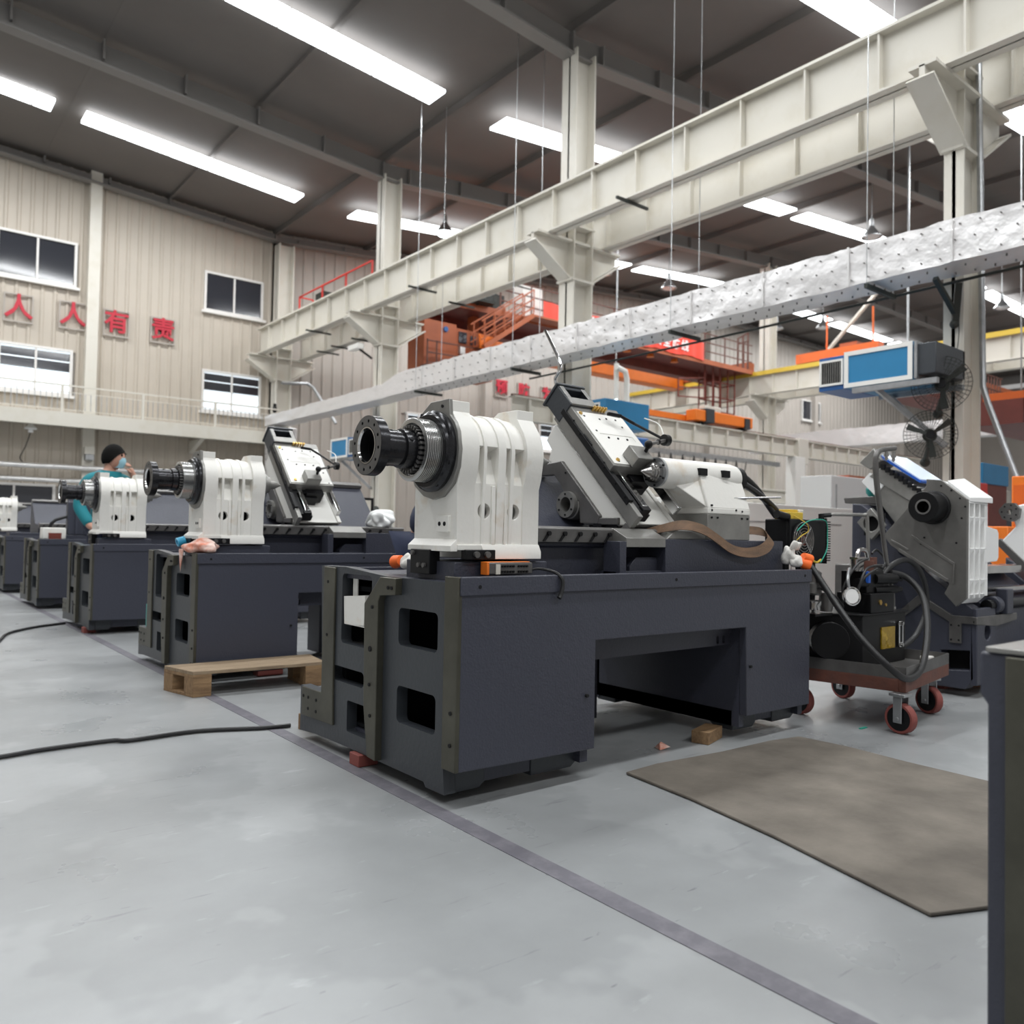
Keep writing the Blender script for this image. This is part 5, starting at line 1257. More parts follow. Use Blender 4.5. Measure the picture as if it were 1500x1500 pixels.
t = thing('hydraulic_power_unit', 'black hydraulic power unit with round fan cooler standing on the trolley', 'hydraulic unit', (4.4, 2.4, .27))
MB().prism([(4.22, 2.225), (4.735, 2.24), (4.745, 2.53), (4.07, 2.48), (4.05, 2.44)], 'Z', .272, .548).build('oil_tank', 'black', t, bevel=.004)
MB().prism([(4.20, 2.21), (4.75, 2.225), (4.76, 2.54), (4.06, 2.50), (4.035, 2.445)], 'Z', .548, .558).build('tank_lid', 'black', t, bevel=.002)
MB().box(4.43, 4.58, 2.224, 2.232, .355, .475).build('amber_label', 'amber', t, smooth=False)
sg = MB().prism(rrect(4.625, 4.675, .352, .50, .02), 'Y', 2.222, 2.234).build('sight_gauge', 'chrome', t, bevel=.002)
MB().box(4.642, 4.658, 2.219, 2.223, .38, .475).build('glass_tube', 'black', sg); each(MB().cyl((4.650, 2.21, .487), (4.650, 2.225, .487), .010).cyl((4.650, 2.21, .366), (4.650, 2.225, .366), .010), 'nut', 'steel', sg)
b = MB().cyl((4.03, 2.30, .42), (4.10, 2.36, .42), .098, n=28); b.build('pump_motor', 'black', t, bevel=.003)
MB().box(4.30, 4.56, 2.22, 2.42, .558, .665).build('manifold_base', 'black', t, bevel=.004)
MB().box(4.31, 4.50, 2.25, 2.40, .665, .785).build('valve_block', 'black', t, bevel=.004)
each(MB().cyl((4.40, 2.26, .742), (4.60, 2.24, .742), .030).cyl((4.60, 2.24, .742), (4.66, 2.235, .742), .018).cyl((4.40, 2.26, .680), (4.62, 2.24, .680), .022).cyl((4.62, 2.24, .68), (4.665, 2.235, .68), .015).cyl((4.26, 2.28, .72), (4.33, 2.27, .72), .028), 'solenoid_valve', 'black', t)
MB().box(4.30, 4.325, 2.235, 2.252, .722, .785).build('blue_switch', 'blue_edge', t, bevel=.002)
g = MB().turn([(0, .045), (.012, .05), (.02, .05), (.022, .045), (.018, .040), (.018, 0)], (4.135, 2.25, .655), (-.45, -.85, .1), n=32).build('pressure_gauge', 'chrome', t)
MB().turn([(0, .038), (.001, .0)], (4.127, 2.234, .657), (-.45, -.85, .1), n=32).build('dial', 'white', g)
MB().tube([(4.14, 2.26, .695), (4.13, 2.26, .73), (4.15, 2.27, .77), (4.20, 2.29, .80)], .009, smooth=3).build('gauge_hose', 'galv', t)
MB().cyl((3.96, 2.40, .56), (3.96, 2.40, .60), .03).turn([(0, .045), (.02, .045), (.03, .05), (.045, .05), (.05, .03)], (3.95, 2.36, .585), (0, 0, 1), n=20).build('filler_cap', 'steel', t)
MB().box(3.93, 4.1, 2.33, 2.48, .55, .562).build('side_shelf', 'black', t)
MB().turn([(0, .045), (.05, .045), (.06, .035), (.12, .035), (.13, .02)], (4.02, 2.40, .66), (.2, 0, 1), n=16).turn([(0, .03), (.04, .04), (.1, .035)], (4.07, 2.35, .57), (0, 0, 1), n=16).build('filter_bowl', 'machined_dark', t)
# cooler with round wire fan guard
ck = MB().box(3.87, 4.22, 2.46, 2.60, .83, 1.062).box(3.87, 4.22, 2.44, 2.46, .83, 1.062).build('cooler_box', 'black', t, bevel=.006)
MB().box(3.88, 3.92, 2.48, 2.58, .558, .83).box(4.14, 4.18, 2.48, 2.58, .558, .83).build('cooler_stand', 'black', t, smooth=False)
b = MB(); fc = (3.97, 2.425, .95)
for k in range(6):
    r = .016+k*.0158; b.tube([(fc[0]+r*math.cos(2*pi*j/28), fc[1]-.006*(1-k/6), fc[2]+r*math.sin(2*pi*j/28)) for j in range(28)], 0.0022, n=5, closed=True)
for k in range(4):
    a = pi/4+k*pi/2*1.0; b.tube([(fc[0], fc[1]-.008, fc[2]), (fc[0]+.10*math.cos(a), fc[1], fc[2]+.10*math.sin(a))], .003, n=5)
b.build('fan_guard_wire', 'steel', ck)
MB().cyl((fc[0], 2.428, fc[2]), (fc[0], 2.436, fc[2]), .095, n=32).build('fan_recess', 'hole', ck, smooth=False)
MB().cyl((fc[0], 2.424, fc[2]), (fc[0], 2.432, fc[2]), .028).build('fan_hub', 'maroon', ck)
b = MB()
for k in range(17): b.box(4.245, 4.285, 2.45, 2.53, .835+k*.0135, .841+k*.0135)
b.box(4.25, 4.265, 2.46, 2.52, .82, 1.075)
b.build('cooling_fin_slat', 'black', t, smooth=False)
ter = MB().box(3.90, 4.02, 2.46, 2.56, 1.062, 1.10).box(3.92, 4.0, 2.48, 2.55, 1.10, 1.115).build('terminal_block', 'yellow', t, bevel=.003)
MB().box(4.0, 4.04, 2.47, 2.56, 1.065, 1.115).build('clear_cover', 'cream_steel', t, bevel=.004)
MB().cyl((3.80, 2.48, 1.085), (3.885, 2.47, 1.07), .022).box(3.86, 3.90, 2.46, 2.5, 1.05, 1.08).build('hose_union', 'black', t)
MB().tube([(3.93, 2.46, 1.08), (3.97, 2.41, 1.04), (3.99, 2.41, 1.0), (3.93, 2.41, .975), (3.88, 2.41, .95)], .0026, smooth=4).build('yellow_wire', 'yellow', t)
MB().tube([(3.90, 2.42, 1.0), (3.98, 2.41, 1.05), (4.12, 2.42, 1.065), (4.19, 2.42, 1.05), (4.20, 2.42, .98), (4.16, 2.40, .90), (4.08, 2.39, .83)], .003, smooth=5).build('green_wire', 'green_wire', t)
MB().tube([(4.10, 2.40, .845), (4.05, 2.40, .83), (4.0, 2.41, .86)], .006, smooth=3).build('yellow_tape', 'yellow', t)
b = MB().tube([(4.27, 2.48, 1.085), (4.30, 2.46, 1.098), (4.42, 2.42, 1.10), (4.52, 2.38, 1.10), (4.54, 2.37, 1.08), (4.54, 2.36, .80)], .010, smooth=3); b.build('steel_pipe', 'machined', t)
MB().cyl((4.255, 2.49, 1.06), (4.255, 2.49, 1.10), .018, n=6).cyl((4.25, 2.49, 1.09), (4.30, 2.46, 1.095), .014, n=6).build('pipe_elbow', 'black', t)
MB().tube([(4.34, 2.32, .86), (4.36, 2.32, .90), (4.42, 2.31, .89), (4.44, 2.31, .79)], .012, smooth=3).build('bent_tube', 'steel', t)
MB().cyl((4.30, 2.30, .785), (4.30, 2.30, .85), .035).cyl((4.30, 2.30, .85), (4.30, 2.30, .862), .045, n=6).build('accumulator_cap', 'steel', t)
MB().cyl((4.44, 2.32, .785), (4.44, 2.32, .84), .04).cyl((4.50, 2.34, .82), (4.50, 2.34, .86), .045, n=14).build('rusty_cap', 'rust', t)
for k, pp in enumerate(([(4.20, 2.26, .60), (4.18, 2.22, .72), (4.25, 2.22, .80), (4.40, 2.24, .815), (4.50, 2.26, .80)], [(4.24, 2.28, .62), (4.20, 2.24, .70), (4.24, 2.22, .76), (4.36, 2.22, .80)], [(4.15, 2.30, .58), (4.12, 2.28, .70), (4.2, 2.25, .82), (4.34, 2.26, .855)], [(4.50, 2.26, .80), (4.62, 2.30, .84), (4.60, 2.34, .90), (4.52, 2.33, .88)], [(4.0, 2.36, .70), (4.06, 2.3, .66), (4.12, 2.28, .60)])):
    MB().tube(pp, .0065, smooth=5).build('thin_hose', 'rubber', t)
each(MB().cyl((4.55, 2.25, .56), (4.55, 2.25, .66), .010).cyl((4.40, 2.215, .615), (4.40, 2.222, .615), .014).cyl((4.46, 2.215, .60), (4.46, 2.222, .60), .008), 'brass_fitting', 'brass', t)
# tall swan neck pipe with two nozzles, standing on the tank
t = thing('swan_neck_pipe', 'tall grey swan neck pipe with two small nozzles rising from the black tank', 'pipe', (4.70, 2.3, .56))
MB().tube([(4.69, 2.29, .558), (4.68, 2.29, .66), (4.62, 2.29, .80), (4.52, 2.29, 1.16), (4.48, 2.29, 1.34), (4.478, 2.29, 1.42), (4.50, 2.29, 1.455), (4.56, 2.29, 1.475), (4.70, 2.29, 1.495)], [.012, .012, .013, .016, .016, .016, .016, .014, .014], n=12, smooth=4).build('pipe_run', 'machined_dark', t)
for x in (4.60, 4.685): MB().turn([(0, .010), (.02, .010), (.02, .014), (.035, .014), (.035, .008), (.05, .010), (.06, .004)], (x, 2.29, 1.475), (0, 0, -1), n=12).build('nozzle', 'steel', t)
MB().turn([(0, .016), (.02, .016), (.02, .010), (.04, .010)], (4.69, 2.29, .556), (0, 0, 1), n=12).build('base_fitting', 'steel', t)
# thick hoses
o = MB().tube([(3.54, 2.55, 1.255), (3.60, 2.545, 1.235), (3.762, 2.56, 1.185), (3.936, 2.56, 1.094), (4.02, 2.50, .92), (4.02, 2.38, .77), (3.97, 2.22, .60), (3.93, 2.07, .455), (3.97, 1.95, .33), (4.092, 1.925, .270), (4.296, 1.95, .300), (4.471, 2.00, .428), (4.598, 2.06, .561), (4.662, 2.12, .667), (4.66, 2.2, .749), (4.58, 2.25, .775)], .0175, n=12, smooth=5).build('hydraulic_hose', 'rubber'); tag(o, 'thick black hose sagging from the tailstock across the trolley front', 'hose', 'thick black hydraulic hoses')
o = MB().tube([(3.54, 2.56, 1.285), (3.64, 2.57, 1.275), (3.78, 2.58, 1.21), (3.86, 2.57, 1.13), (3.90, 2.55, 1.075)], .016, n=12, smooth=5).build('hydraulic_hose', 'rubber'); tag(o, 'short thick black hose arching from the tailstock to the fan cooler', 'hose', 'thick black hydraulic hoses')
o = MB().tube([(4.55, 2.28, .76), (4.644, 2.28, .812), (4.816, 2.28, .845), (4.95, 2.27, .80), (5.03, 2.26, .68), (5.04, 2.26, .54), (4.96, 2.28, .40), (4.82, 2.30, .33), (4.76, 2.33, .32)], .0155, n=12, smooth=5).build('hydraulic_hose', 'rubber'); tag(o, 'rust stained black hose looping right of the trolley tank', 'hose', 'thick black hydraulic hoses')
MB().turn([(0, .018), (.03, .018), (.03, .024), (.045, .024)], (3.515, 2.545, 1.275), (1, 0, 0), n=12).build('hose_fitting', 'galv', o)

# ================================================================ rotated (45 degree) lathe to the right
t = thing('turning_center', 'lathe with tilted grey headstock plate, black spindle nose and white ribbed side behind the trolley', 'lathe', (5.9, 2.6, 0))
b = MB().prism([(2.895, 1.208), (2.83, 1.201), (2.69, 1.095), (2.64, 1.0), (2.567, .868), (2.44, .80), (2.247, .64), (2.12, .55), (2.107, .12), (2.16, .05), (2.90, .05)], 'X', 5.34, 5.45, [[(2.132, .171), (2.29, .155), (2.305, .277), (2.132, .29)]])
b.prism([(2.895, 1.208), (2.83, 1.201), (2.69, 1.095), (2.44, .80), (2.12, .55), (2.107, .12), (2.16, .05), (2.90, .05)], 'X', 5.55, 6.5)
b.prism([(5.34, .08), (5.34, .55), (5.62, .55), (5.62, .10)], 'Y', 2.09, 2.13, [circ(5.50, .40, .05)])
b.box(5.62, 6.5, 2.14, 2.3, .08, .50)
tb = b.build('bed', 'navy', t, bevel=.006)
b = MB().prism([(2.70, .46), (2.56, .50), (2.43, .62), (2.23, .50), (2.09, .50), (2.09, .455), (2.178, .455), (2.178, .33), (2.248, .33), (2.248, .46), (2.42, .56), (2.56, .44), (2.70, .41)], 'X', 5.325, 5.345)
b.prism([(5.32, .455), (5.32, .50), (5.95, .50), (5.95, .455), (5.62, .43)], 'Y', 2.085, 2.10)
each(b, 'machined_band', 'machined_dark', tb, bevel=.003)
b = MB()
for p in ((2.10, .47), (2.19, .44), (2.235, .44), (2.19, .35), (2.235, .35)): b.cyl((5.322, p[0], p[1]), (5.33, p[0], p[1]), .006, n=8)
each(b, 'dark_hole_disc', 'hole', tb, smooth=False)  # hole shade painted as small black discs on the band
MB().box(5.44, 5.46, 2.1, 2.4, .14, .30).build('cavity_shade_wall', 'hole', tb, smooth=False)  # black panel stands in for the shade in the end cutout
hp = [(2.33, 1.345), (2.239, 1.335), (2.088, 1.212), (2.092, .62), (2.151, .565), (2.22, .64), (2.189, .703), (2.55, .925), (2.60, .99), (2.33, 1.30)]
hd = MB().prism([(2.32, 1.33), (2.24, 1.325), (2.14, 1.22), (2.14, .64), (2.16, .59), (2.21, .66), (2.2, .72), (2.53, .93), (2.58, .98)], 'X', 5.215, 5.50)
# white ribbed outer side facing -Y
hd.box(5.215, 5.49, 2.135, 2.15, .62, 1.20)
for x0, x1 in ((5.215, 5.235), (5.295, 5.310), (5.372, 5.388)): hd.box(x0, x1, 2.09, 2.14, .615, 1.20)
hd.box(5.455, 5.50, 2.092, 2.14, .625, 1.20)
for zc_ in (1.195, 1.05, .90, .75, .625):
    pass
for zc_ in (1.085, .895, .705):
    hd.prism([(2.09, zc_+.02), (2.14, zc_-.055), (2.14, zc_+.022), (2.09, zc_+.026)], 'X', 5.215, 5.49)
hd.hull([(5.46, 2.09, 1.06), (5.46, 2.09, .83), (5.64, 2.09, 1.04), (5.66, 2.09, 1.02), (5.66, 2.09, .86), (5.64, 2.09, .84), (5.46, 2.16, 1.06), (5.46, 2.16, .83), (5.66, 2.16, 1.03), (5.66, 2.16, .85)])
hd.hull([(5.215, 2.09, 1.20), (5.50, 2.09, 1.20), (5.215, 2.24, 1.33), (5.50, 2.24, 1.33), (5.215, 2.09, 1.19), (5.50, 2.09, 1.19), (5.215, 2.3, 1.30), (5.50, 2.3, 1.30)])
hd.hull([(5.215, 2.09, .64), (5.50, 2.09, .64), (5.215, 2.15, .58), (5.50, 2.15, .58), (5.215, 2.2, .66), (5.50, 2.2, .66)])
hd.hull([(5.23, 2.09, 1.225), (5.52, 2.07, 1.235), (5.23, 2.22, 1.335), (5.52, 2.24, 1.365), (5.23, 2.09, 1.20), (5.52, 2.07, 1.20), (5.52, 2.24, 1.3), (5.23, 2.22, 1.3)])
hdo = hd.build('headstock', 'white', t, bevel=.004)
pl = MB().prism(hp, 'X', 5.19, 5.216).build('face_plate', 'plate_grey', hdo, bevel=.003)
b = MB()
for p, q_, w_ in (((2.50, .90), (2.20, .72), .02), ((2.42, .99), (2.16, .82), .018), ((2.16, .82), (2.165, .70), .018), ((2.55, .96), (2.44, .90), .015)):
    b.bar((5.188, p[0], p[1]), (5.188, q_[0], q_[1]), .006, w_)
each(b, 'raised_bead', 'plate_grey', pl, bevel=.002)
b = MB()
for p in ((2.10, 1.17), (2.12, 1.1), (2.18, 1.27), (2.24, 1.30), (2.15, .95), (2.34, .98), (2.36, .94), (2.13, 1.22)): b.cyl((5.187, p[0], p[1]), (5.195, p[0], p[1]), .006, n=8)
each(b, 'dark_hole_disc', 'hole', pl, smooth=False)  # drilled holes on the plate drawn as black discs for their shade
sp = MB().turn([(5.05, .045), (5.05, .090), (5.056, .094), (5.17, .096), (5.175, .104), (5.195, .104), (5.195, .045), (5.05, .045)], (0, 2.285, 1.166), n=44).build('spindle_nose', 'black', hdo)
MB().turn([(5.046, .036), (5.046, .047), (5.06, .047), (5.19, .036), (5.046, .036)], (0, 2.285, 1.166), n=36).build('bore_ring', 'steel', sp)
MB().cyl((5.15, 2.285, 1.166), (5.19, 2.285, 1.166), .037).build('bore', 'hole', sp, smooth=False)
# slanted carriage and slide
car = MB().prism([(2.845, 1.346), (2.793, 1.40), (2.38, 1.12), (2.45, 1.0), (2.604, 1.04), (2.767, 1.257)], 'X', 5.40, 5.9).prism([(2.62, 1.06), (2.70, 1.16), (2.50, 1.0), (2.4, .98), (2.35, .9), (2.55, .93)], 'X', 5.42, 5.8).build('carriage', 'machined', t, bevel=.006)
MB().prism([(2.858, 1.36), (2.80, 1.42), (2.70, 1.33), (2.76, 1.26)], 'X', 5.39, 5.5).build('painted_end', 'white', car, bevel=.004)
MB().prism([(2.80, 1.395), (2.72, 1.45), (2.33, 1.23), (2.40, 1.14)], 'X', 5.385, 5.85).build('slide', 'machined', car, bevel=.004)
b = MB()
for k in range(11):
    f = k/10; y, z = 2.70+(2.40-2.70)*f, 1.455+(1.245-1.455)*f; b.box(5.37, 5.40, y-.012, y+.012, z-.02, z+.015)
b.box(5.38, 5.40, 2.36, 2.44, 1.225, 1.29)
b.build('chain_link_rivet', 'black', car, smooth=False)
MB().hull([(x, y, z) for x in (5.38, 5.62) for y, z in ((2.87, 1.49), (2.77, 1.585), (2.71, 1.50), (2.79, 1.44))]).build('motor_housing', 'machined', car, bevel=.006)
MB().hull([(x, y, z) for x in (5.42, 5.78) for y, z in ((2.745, 1.525), (2.735, 1.537), (2.475, 1.34), (2.465, 1.352))]).build('blue_film_edge', 'blue_edge', car, smooth=False)
MB().hull([(x, y, z) for x in (5.425, 5.775) for y, z in ((2.735, 1.535), (2.728, 1.545), (2.478, 1.355), (2.472, 1.364))]).build('protective_film', 'screen_blue', car, smooth=False)
MB().hull([(x, y, z) for x in (5.38, 5.6) for y, z in ((2.43, 1.27), (2.37, 1.32), (2.28, 1.25), (2.33, 1.19))]).build('tool_block', 'machined', car, bevel=.004)
# motor bracket with round hole
bm_ = MB().prism([(2.829, 1.077), (2.734, 1.174), (2.64, 1.059), (2.726, .961)], 'X', 5.28, 5.32, [circ(2.733, 1.068, .052, 28)]).build('motor_bracket', 'machined', t, bevel=.003)
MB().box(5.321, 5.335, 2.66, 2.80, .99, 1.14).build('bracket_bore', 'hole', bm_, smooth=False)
MB().prism([(3.02, 1.255), (2.77, 1.262), (2.75, 1.205), (3.01, 1.215)], 'X', 5.45, 6.3).build('back_table', 'machined_dark', t, bevel=.004)
MB().box(5.6, 6.5, 2.25, 2.55, .75, .80).box(5.6, 6.5, 2.15, 2.2, .64, .665).build('linear_way', 'steel', t, smooth=False)
MB().cyl((5.55, 2.12, .56), (6.5, 2.12, .56), .035).build('lead_screw', 'black', t)
each(MB().box(5.75, 5.85, 2.07, 2.14, .50, .66).box(6.3, 6.36, 2.08, 2.14, .50, .63).cyl((5.63, 2.12, .56), (5.70, 2.12, .56), .055), 'screw_bearing', 'navy', t, bevel=.006)
MB().box(4.95, 5.33, 2.62, 2.80, .55, .80).box(5.0, 5.33, 2.62, 2.68, .40, .55).build('side_box', 'machined_dark', t, bevel=.006)
t = thing('coolant_pump', 'teal painted pump body on the back of the rotated lathe', 'pump', (5.75, 2.94, 1.26))
MB().turn([(0, .03), (.03, .055), (.06, .06), (.09, .045), (.12, .05), (.125, .03)], (5.70, 2.93, 1.262), (0, -.15, 1), n=20).box(5.66, 5.78, 2.83, 2.93, 1.262, 1.29).build('pump_body', 'teal', t, bevel=.004)
MB().tube([(5.72, 2.88, 1.28), (5.6, 2.80, 1.27), (5.5, 2.75, 1.24)], .018).build('outlet', 'brass', t)
# second rotated lathe, cut by the frame
t = thing('turning_center', 'pale grey slanted lathe carriage with round drilled flange at the right picture edge', 'lathe', (7.2, 2.2, 0))
cr = MB().prism([(2.38, 1.22), (2.27, 1.245), (1.85, .93), (1.80, .45), (1.95, .40), (2.27, .735), (2.43, .966), (2.33, 1.08)], 'X', 6.62, 7.3).build('carriage', 'white', t, bevel=.01)
MB().prism(circ(2.358, 1.185, .072, 8, .3), 'X', 6.58, 6.625, [circ(2.358, 1.185, .02, 14)]).build('drilled_flange', 'machined_dark', cr, bevel=.003)
b = MB()
for k in range(7): b.cyl((6.577, 2.358+.05*math.cos(k*.9), 1.185+.05*math.sin(k*.9)), (6.582, 2.358+.05*math.cos(k*.9), 1.185+.05*math.sin(k*.9)), .006, n=8)
each(b, 'dark_hole_disc', 'hole', cr, smooth=False)  # flange holes are black discs, their depth only painted dark
MB().hull([(x, y, z) for x in (6.60, 6.66) for y, z in ((2.46, .955), (2.43, .99), (1.95, .50), (2.0, .46))]).build('rail', 'machined_dark', cr, bevel=.003)
MB().prism([(2.45, .80), (2.4, .80), (1.9, .35), (1.7, .30), (1.7, .0), (2.45, .0)], 'X', 6.62, 8.3).prism([(2.7, .84), (2.6, .78), (2.3, .60), (2.2, .0), (2.7, .0)], 'X', 7.45, 7.6).build('bed', 'navy', t, bevel=.01)
b = MB()
for p, q_ in (((2.20, .92), (2.14, .92)), ((2.2, .92), (2.2, .86)), ((2.14, .92), (2.14, .86)), ((2.20, .89), (2.14, .89))): b.bar((6.615, p[0], p[1]), (6.615, q_[0], q_[1]), .006, .010)
b.build('cast_logo_mark', 'white_clean', cr, smooth=False)
MB().box(6.7, 7.5, 2.0, 2.6, .3, .62).build('lower_carriage', 'black', t, bevel=.01)
for m_, x, y in (('orange_bright', 7.6, 2.9),):
    wbox('small_orange_crate', 'low orange topped box between the two rotated lathes', 'box', 7.65, 7.95, 2.75, 3.05, 0, 1.10, m_, .01)

# ================================================================ people
def figure(name, pts, edges, rad, m, parent, root=0, sub=2):
    me = bpy.data.meshes.new(name); off = parent.location if parent else Vector((0, 0, 0))
    me.from_pydata([tuple(Vector(p)-off) for p in pts], edges, []); o = bpy.data.objects.new(name, me); COL.objects.link(o); o.parent = parent
    s = o.modifiers.new('skin', 'SKIN'); s.use_smooth_shade = True
    for i, r in enumerate(rad):
        v = me.skin_vertices[0].data[i]; v.radius = r if isinstance(r, tuple) else (r, r); v.use_root = (i == root)
    o.modifiers.new('sub', 'SUBSURF').levels = sub; o.modifiers['sub'].render_levels = sub
    me.materials.append(MAT[m]); return o
# masked worker behind the third lathe; head turned to the right
X0, Y0 = 2.12, 9.42
t = thing('person', 'person in teal jacket and pale blue face mask touching the face behind the third lathe', 'person', (X0, Y0, 0))
d = Vector((.60, -.55, 0)).normalized()      # facing direction
sd = Vector((-d.y, d.x, 0))                   # towards the person's left
def B(f, s_, z): return Vector((X0, Y0, 0))+d*f+sd*s_+Vector((0, 0, z))
HD = Vector((.80, -.60, 0)).normalized(); d = Vector((.25, -.97, 0)).normalized(); sd = Vector((-d.y, d.x, 0))
X0 -= .06
pts = [B(0, 0, .98), B(.01, 0, 1.18), B(.02, 0, 1.36), B(.03, 0, 1.47), B(.03, 0, 1.55), B(.04, 0, 1.62), B(.045, 0, 1.69),
       B(0, .10, .93), B(.02, .11, .52), B(0, .12, .09), B(.15, .13, .04), B(0, -.10, .93), B(.02, -.11, .52), B(0, -.12, .09), B(.15, -.13, .04),
       B(0, .19, 1.43), B(.10, .27, 1.18), B(.24, .22, 1.19), B(.27, .19, 1.22), B(0, -.19, 1.43), B(-.02, -.27, 1.16), B(.14, -.24, .96), B(.22, -.22, .93)]
ed = [(0, 1), (1, 2), (2, 3), (3, 4), (4, 5), (5, 6), (0, 7), (7, 8), (8, 9), (9, 10), (0, 11), (11, 12), (12, 13), (13, 14), (3, 15), (15, 16), (16, 17), (17, 18), (3, 19), (19, 20), (20, 21), (21, 22)]
rd = [(.15, .11), (.14, .11), (.17, .12), (.11, .09), .052, .055, .045, .09, .065, .048, .04, .09, .065, .048, .04, .07, .05, .042, .032, .07, .05, .04, .032]
figure('body', pts, ed, rd, 'skin', t)
jp = [B(0, 0, .90), B(.01, 0, 1.15), B(.02, 0, 1.34), B(.025, 0, 1.46), B(.05, 0, 1.53), B(0, .20, 1.44), B(.06, .285, 1.18), B(.20, .225, 1.185), B(0, -.20, 1.44), B(-.02, -.285, 1.16), B(.15, -.235, .96)]
figure('jacket', jp, [(0, 1), (1, 2), (2, 3), (3, 4), (3, 5), (5, 6), (6, 7), (3, 8), (8, 9), (9, 10)], [(.18, .135), (.17, .13), (.19, .14), (.12, .10), .068, .085, .068, .058, .085, .068, .056], 'jacket_teal', t)
figure('trousers', [B(0, 0, .95), B(0, .10, .90), B(.02, .11, .52), B(0, .12, .12), B(0, -.10, .90), B(.02, -.11, .52), B(0, -.12, .12)], [(0, 1), (1, 2), (2, 3), (0, 4), (4, 5), (5, 6)], [(.16, .12), .105, .08, .066, .105, .08, .066], 'jacket_navy', t)
d = HD; sd = Vector((-d.y, d.x, 0))
HC = B(.06, 0, 1.685)
b = MB(); b.m = Matrix.Translation(HC) @ Matrix.Rotation(math.atan2(d.y, d.x), 4, 'Z') @ Matrix.Scale(1.1, 4)
b.ball((.0, 0, .0), 1, n=22, m=14, sc=(.100, .080, .118)); hdm = b.build('head', 'skin', t, ang=180)
def hp_(b): b.m = Matrix.Translation(HC) @ Matrix.Rotation(math.atan2(d.y, d.x), 4, 'Z') @ Matrix.Scale(1.1, 4); return b
b = hp_(MB())
for i in range(9):
    pass
b.rings([[(x*.1, y, z) for x, y, z in [(-1.08*math.sin(a)*math.cos(th)+.02, .089*math.sin(a)*math.sin(th), .128*math.cos(a)+.004) for th in [2*pi*k/20 for k in range(20)]]] for a in (.01, .35, .7, 1.0, 1.15)], cap=False)
hair = b
hair.v = []; hair.f = []; hp_(hair)
rings = []
for a in (.02, .3, .6, .9, 1.2, 1.5, 1.8):
    r = []
    for k in range(24):
        th = 2*pi*k/24; front = max(0, math.cos(th)); aa = min(a*1.12, 2.05-front*.95)
        r.append((math.sin(aa)*math.cos(th)*.113-.004, math.sin(aa)*math.sin(th)*.094, math.cos(aa)*.137))
    rings.append(r)
hair.rings(rings, cap=True); hair.build('hair', 'hair', t, ang=180)
hp_(MB()).rings([[(.118-.02*abs(zz)/.05-18*y*y, y*(1-.35*max(0, -z-.03)/.07), z) for y in (-.062, -.045, -.022, 0, .022, .045, .062)] for zz, z in ((.02, .0), (0, -.03), (.02, -.065), (.06, -.098))] , cap=False).build('face_mask', 'mask_blue', t, ang=180)
each(hp_(MB()).ball((.086, .03, .022), .011).ball((.086, -.03, .022), .011), 'eye', 'hair', t); each(hp_(MB()).box(.088, .098, .015, .05, .040, .047).box(.088, .098, -.05, -.015, .040, .047), 'eyebrow', 'hair', t)
each(hp_(MB()).ball((-.005, .080, -.005), .026, sc=(.7, .4, 1.1)).ball((-.005, -.080, -.005), .026, sc=(.7, .4, 1.1)), 'ear', 'skin', t); hp_(MB()).hull([(.095, -.013, -.005), (.095, .013, -.005), (.115, 0, -.008), (.094, 0, .03)]).build('nose', 'skin', t, ang=180)
# raised hand: forearm, palm, fingers at the mask
W = B(.25, .10, 1.40)
figure('raised_forearm', [B(.27, .20, 1.19), B(.27, .15, 1.29), W, B(.24, .075, 1.50), B(.20, .05, 1.585)], [(0, 1), (1, 2), (2, 3), (3, 4)], [.042, .038, .030, (.036, .026), (.038, .022)], 'skin', t)
for k in range(4):
    b0 = B(.215-.004*k, .065-.018*k, 1.60); figure('finger', [b0, b0+d*-.03+Vector((0, 0, .03)), b0+d*-.065+sd*-.01+Vector((0, 0, .035-.004*k))], [(0, 1), (1, 2)], [.0095, .009, .008], 'skin', t)
figure('thumb', [B(.235, .03, 1.53), B(.205, .015, 1.56), B(.18, .01, 1.575)], [(0, 1), (1, 2)], [.012, .010, .009], 'skin', t)
# collar piece, dark navy yoke
d = Vector((.25, -.97, 0)).normalized(); sd = Vector((-d.y, d.x, 0))
figure('jacket_yoke', [B(-.02, .13, 1.47), B(.0, 0, 1.49), B(-.02, -.13, 1.47)], [(0, 1), (1, 2)], [.06, .085, .06], 'blue_dark', t, root=1)

# bending worker between the first and second lathes, seen from behind
X0, Y0 = 2.95, 4.42
t = thing('person', 'person in dark navy jacket bending down behind the nearest white headstock', 'person', (X0, Y0, 0))
d = Vector((.95, .30, 0)).normalized(); sd = Vector((-d.y, d.x, 0))
pts = [B(-.12, 0, .92), B(0, 0, 1.06), B(.16, 0, 1.14), B(.28, 0, 1.14), B(.36, 0, 1.12), B(.45, 0, 1.10), B(.50, 0, 1.07), B(-.10, .10, .88), B(-.02, .11, .5), B(-.10, .12, .09), B(.05, .13, .04), B(-.10, -.10, .88), B(-.02, -.11, .5), B(-.10, -.12, .09), B(.05, -.13, .04),
       B(.22, .18, 1.10), B(.26, .22, .86), B(.42, .18, .76), B(.50, .16, .76), B(.22, -.18, 1.10), B(.26, -.22, .86), B(.42, -.18, .76), B(.50, -.16, .76)]
ed = [(0, 1), (1, 2), (2, 3), (3, 4), (4, 5), (5, 6), (0, 7), (7, 8), (8, 9), (9, 10), (0, 11), (11, 12), (12, 13), (13, 14), (2, 15), (15, 16), (16, 17), (17, 18), (2, 19), (19, 20), (20, 21), (21, 22)]
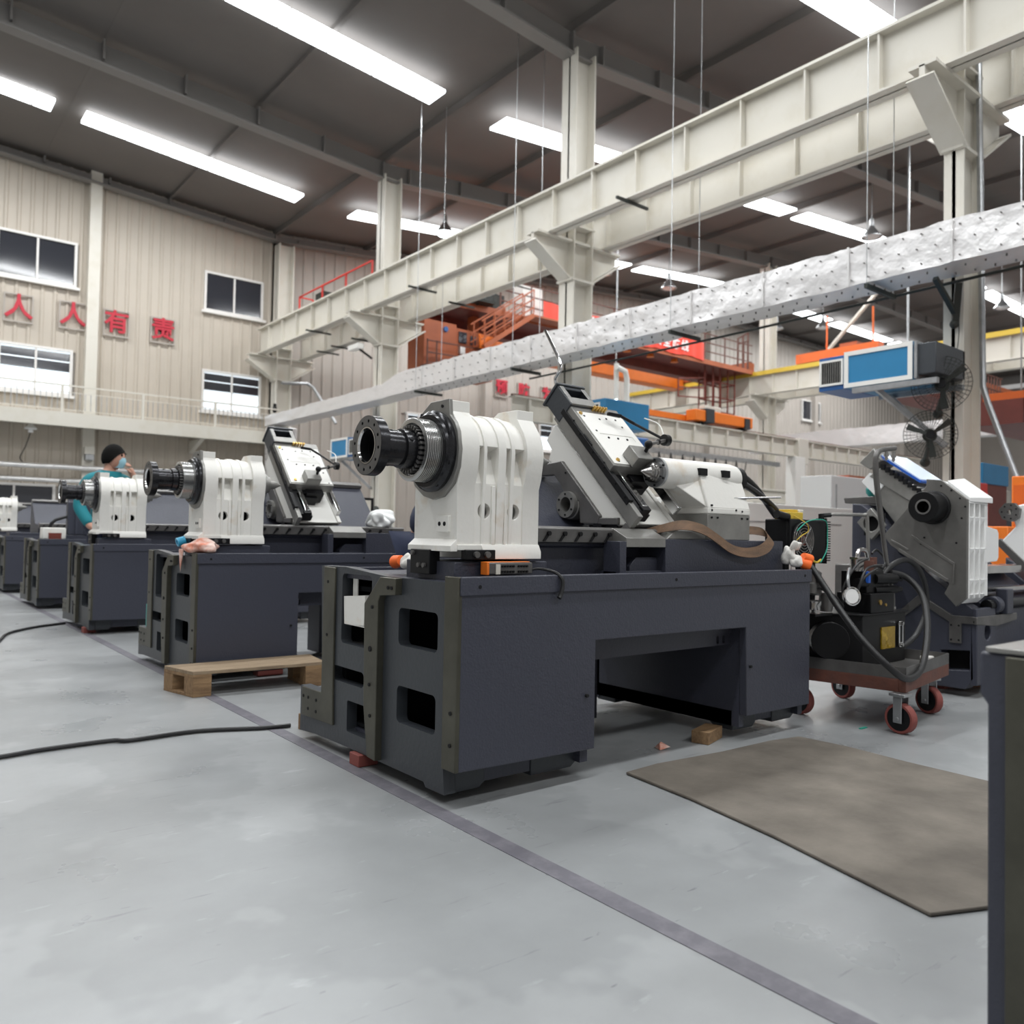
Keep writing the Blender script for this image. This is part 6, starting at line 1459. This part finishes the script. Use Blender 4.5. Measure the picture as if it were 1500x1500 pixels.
figure('body', pts, ed, [.14, .14, .14, .09, .055, (.085, .08), .06, .09, .065, .048, .04, .09, .065, .048, .04, .07, .05, .04, .03, .07, .05, .04, .03], 'skin', t)
figure('jacket', [B(-.13, 0, .90), B(-.02, 0, 1.06), B(.12, 0, 1.15), B(.26, 0, 1.15), B(.22, .19, 1.11), B(.26, .23, .86), B(.38, .19, .77), B(.22, -.19, 1.11), B(.26, -.23, .86), B(.38, -.19, .77)], [(0, 1), (1, 2), (2, 3), (2, 4), (4, 5), (5, 6), (2, 7), (7, 8), (8, 9)], [(.18, .16), (.19, .17), (.19, .17), .12, .09, .07, .06, .09, .07, .06], 'jacket_navy', t)
figure('trousers', [B(-.12, 0, .92), B(-.10, .10, .86), B(-.02, .11, .5), B(-.10, .12, .12), B(-.10, -.10, .86), B(-.02, -.11, .5), B(-.10, -.12, .12)], [(0, 1), (1, 2), (2, 3), (0, 4), (4, 5), (5, 6)], [(.16, .13), .11, .085, .068, .11, .085, .068], 'jacket_navy', t)
MB().ball(B(.49, 0, 1.10), .1, sc=(1.0, .9, 1.1)).build('hair', 'hair', t, ang=180)

# things standing behind, between the second lathe and the wall
t = thing('notice_board', 'white notice board in a dark frame behind the nearest spindle flange', 'board', (3.9, 8.3, 0))
MB().box(3.88, 4.62, 8.28, 8.32, .75, 1.34).build('frame', 'black', t, bevel=.004); MB().box(3.92, 4.58, 8.27, 8.28, .80, 1.31).build('paper_panel', 'cream_steel', t, smooth=False); MB().box(3.96, 4.15, 8.262, 8.27, .9, 1.28).build('sheet', 'white', t, smooth=False)
each(MB().box(3.92, 3.96, 8.29, 8.33, 0, .75).box(4.55, 4.59, 8.29, 8.33, 0, .75), 'leg', 'black', t, smooth=False)
for i, (x, z, m) in enumerate(((0, 1.55, 'foil_dull'), (0, 1.18, 'green_dark'))):
    pass
o = MB().tube([(5.5, 17.0, 1.9), (8.9, 17.0, 1.9)], .16, n=12).build('horizontal_duct', 'foil'); tag(o, 'short horizontal foil duct far behind the nearest spindle', 'duct'); MB().box(5.6, 5.7, 16.95, 17.05, 0, 1.75).box(8.7, 8.8, 16.95, 17.05, 0, 1.75).build('stand', 'galv', o, smooth=False)
o = MB().cyl((6.0, 16.0, 1.35), (9.0, 16.0, 1.35), .18).build('roll_of_cloth', 'green_dark'); tag(o, 'dark green horizontal roller behind the second lathe', 'roller'); MB().box(6.1, 6.25, 15.9, 16.1, 0, 1.2).box(8.7, 8.85, 15.9, 16.1, 0, 1.2).build('stand', 'galv', o, smooth=False)
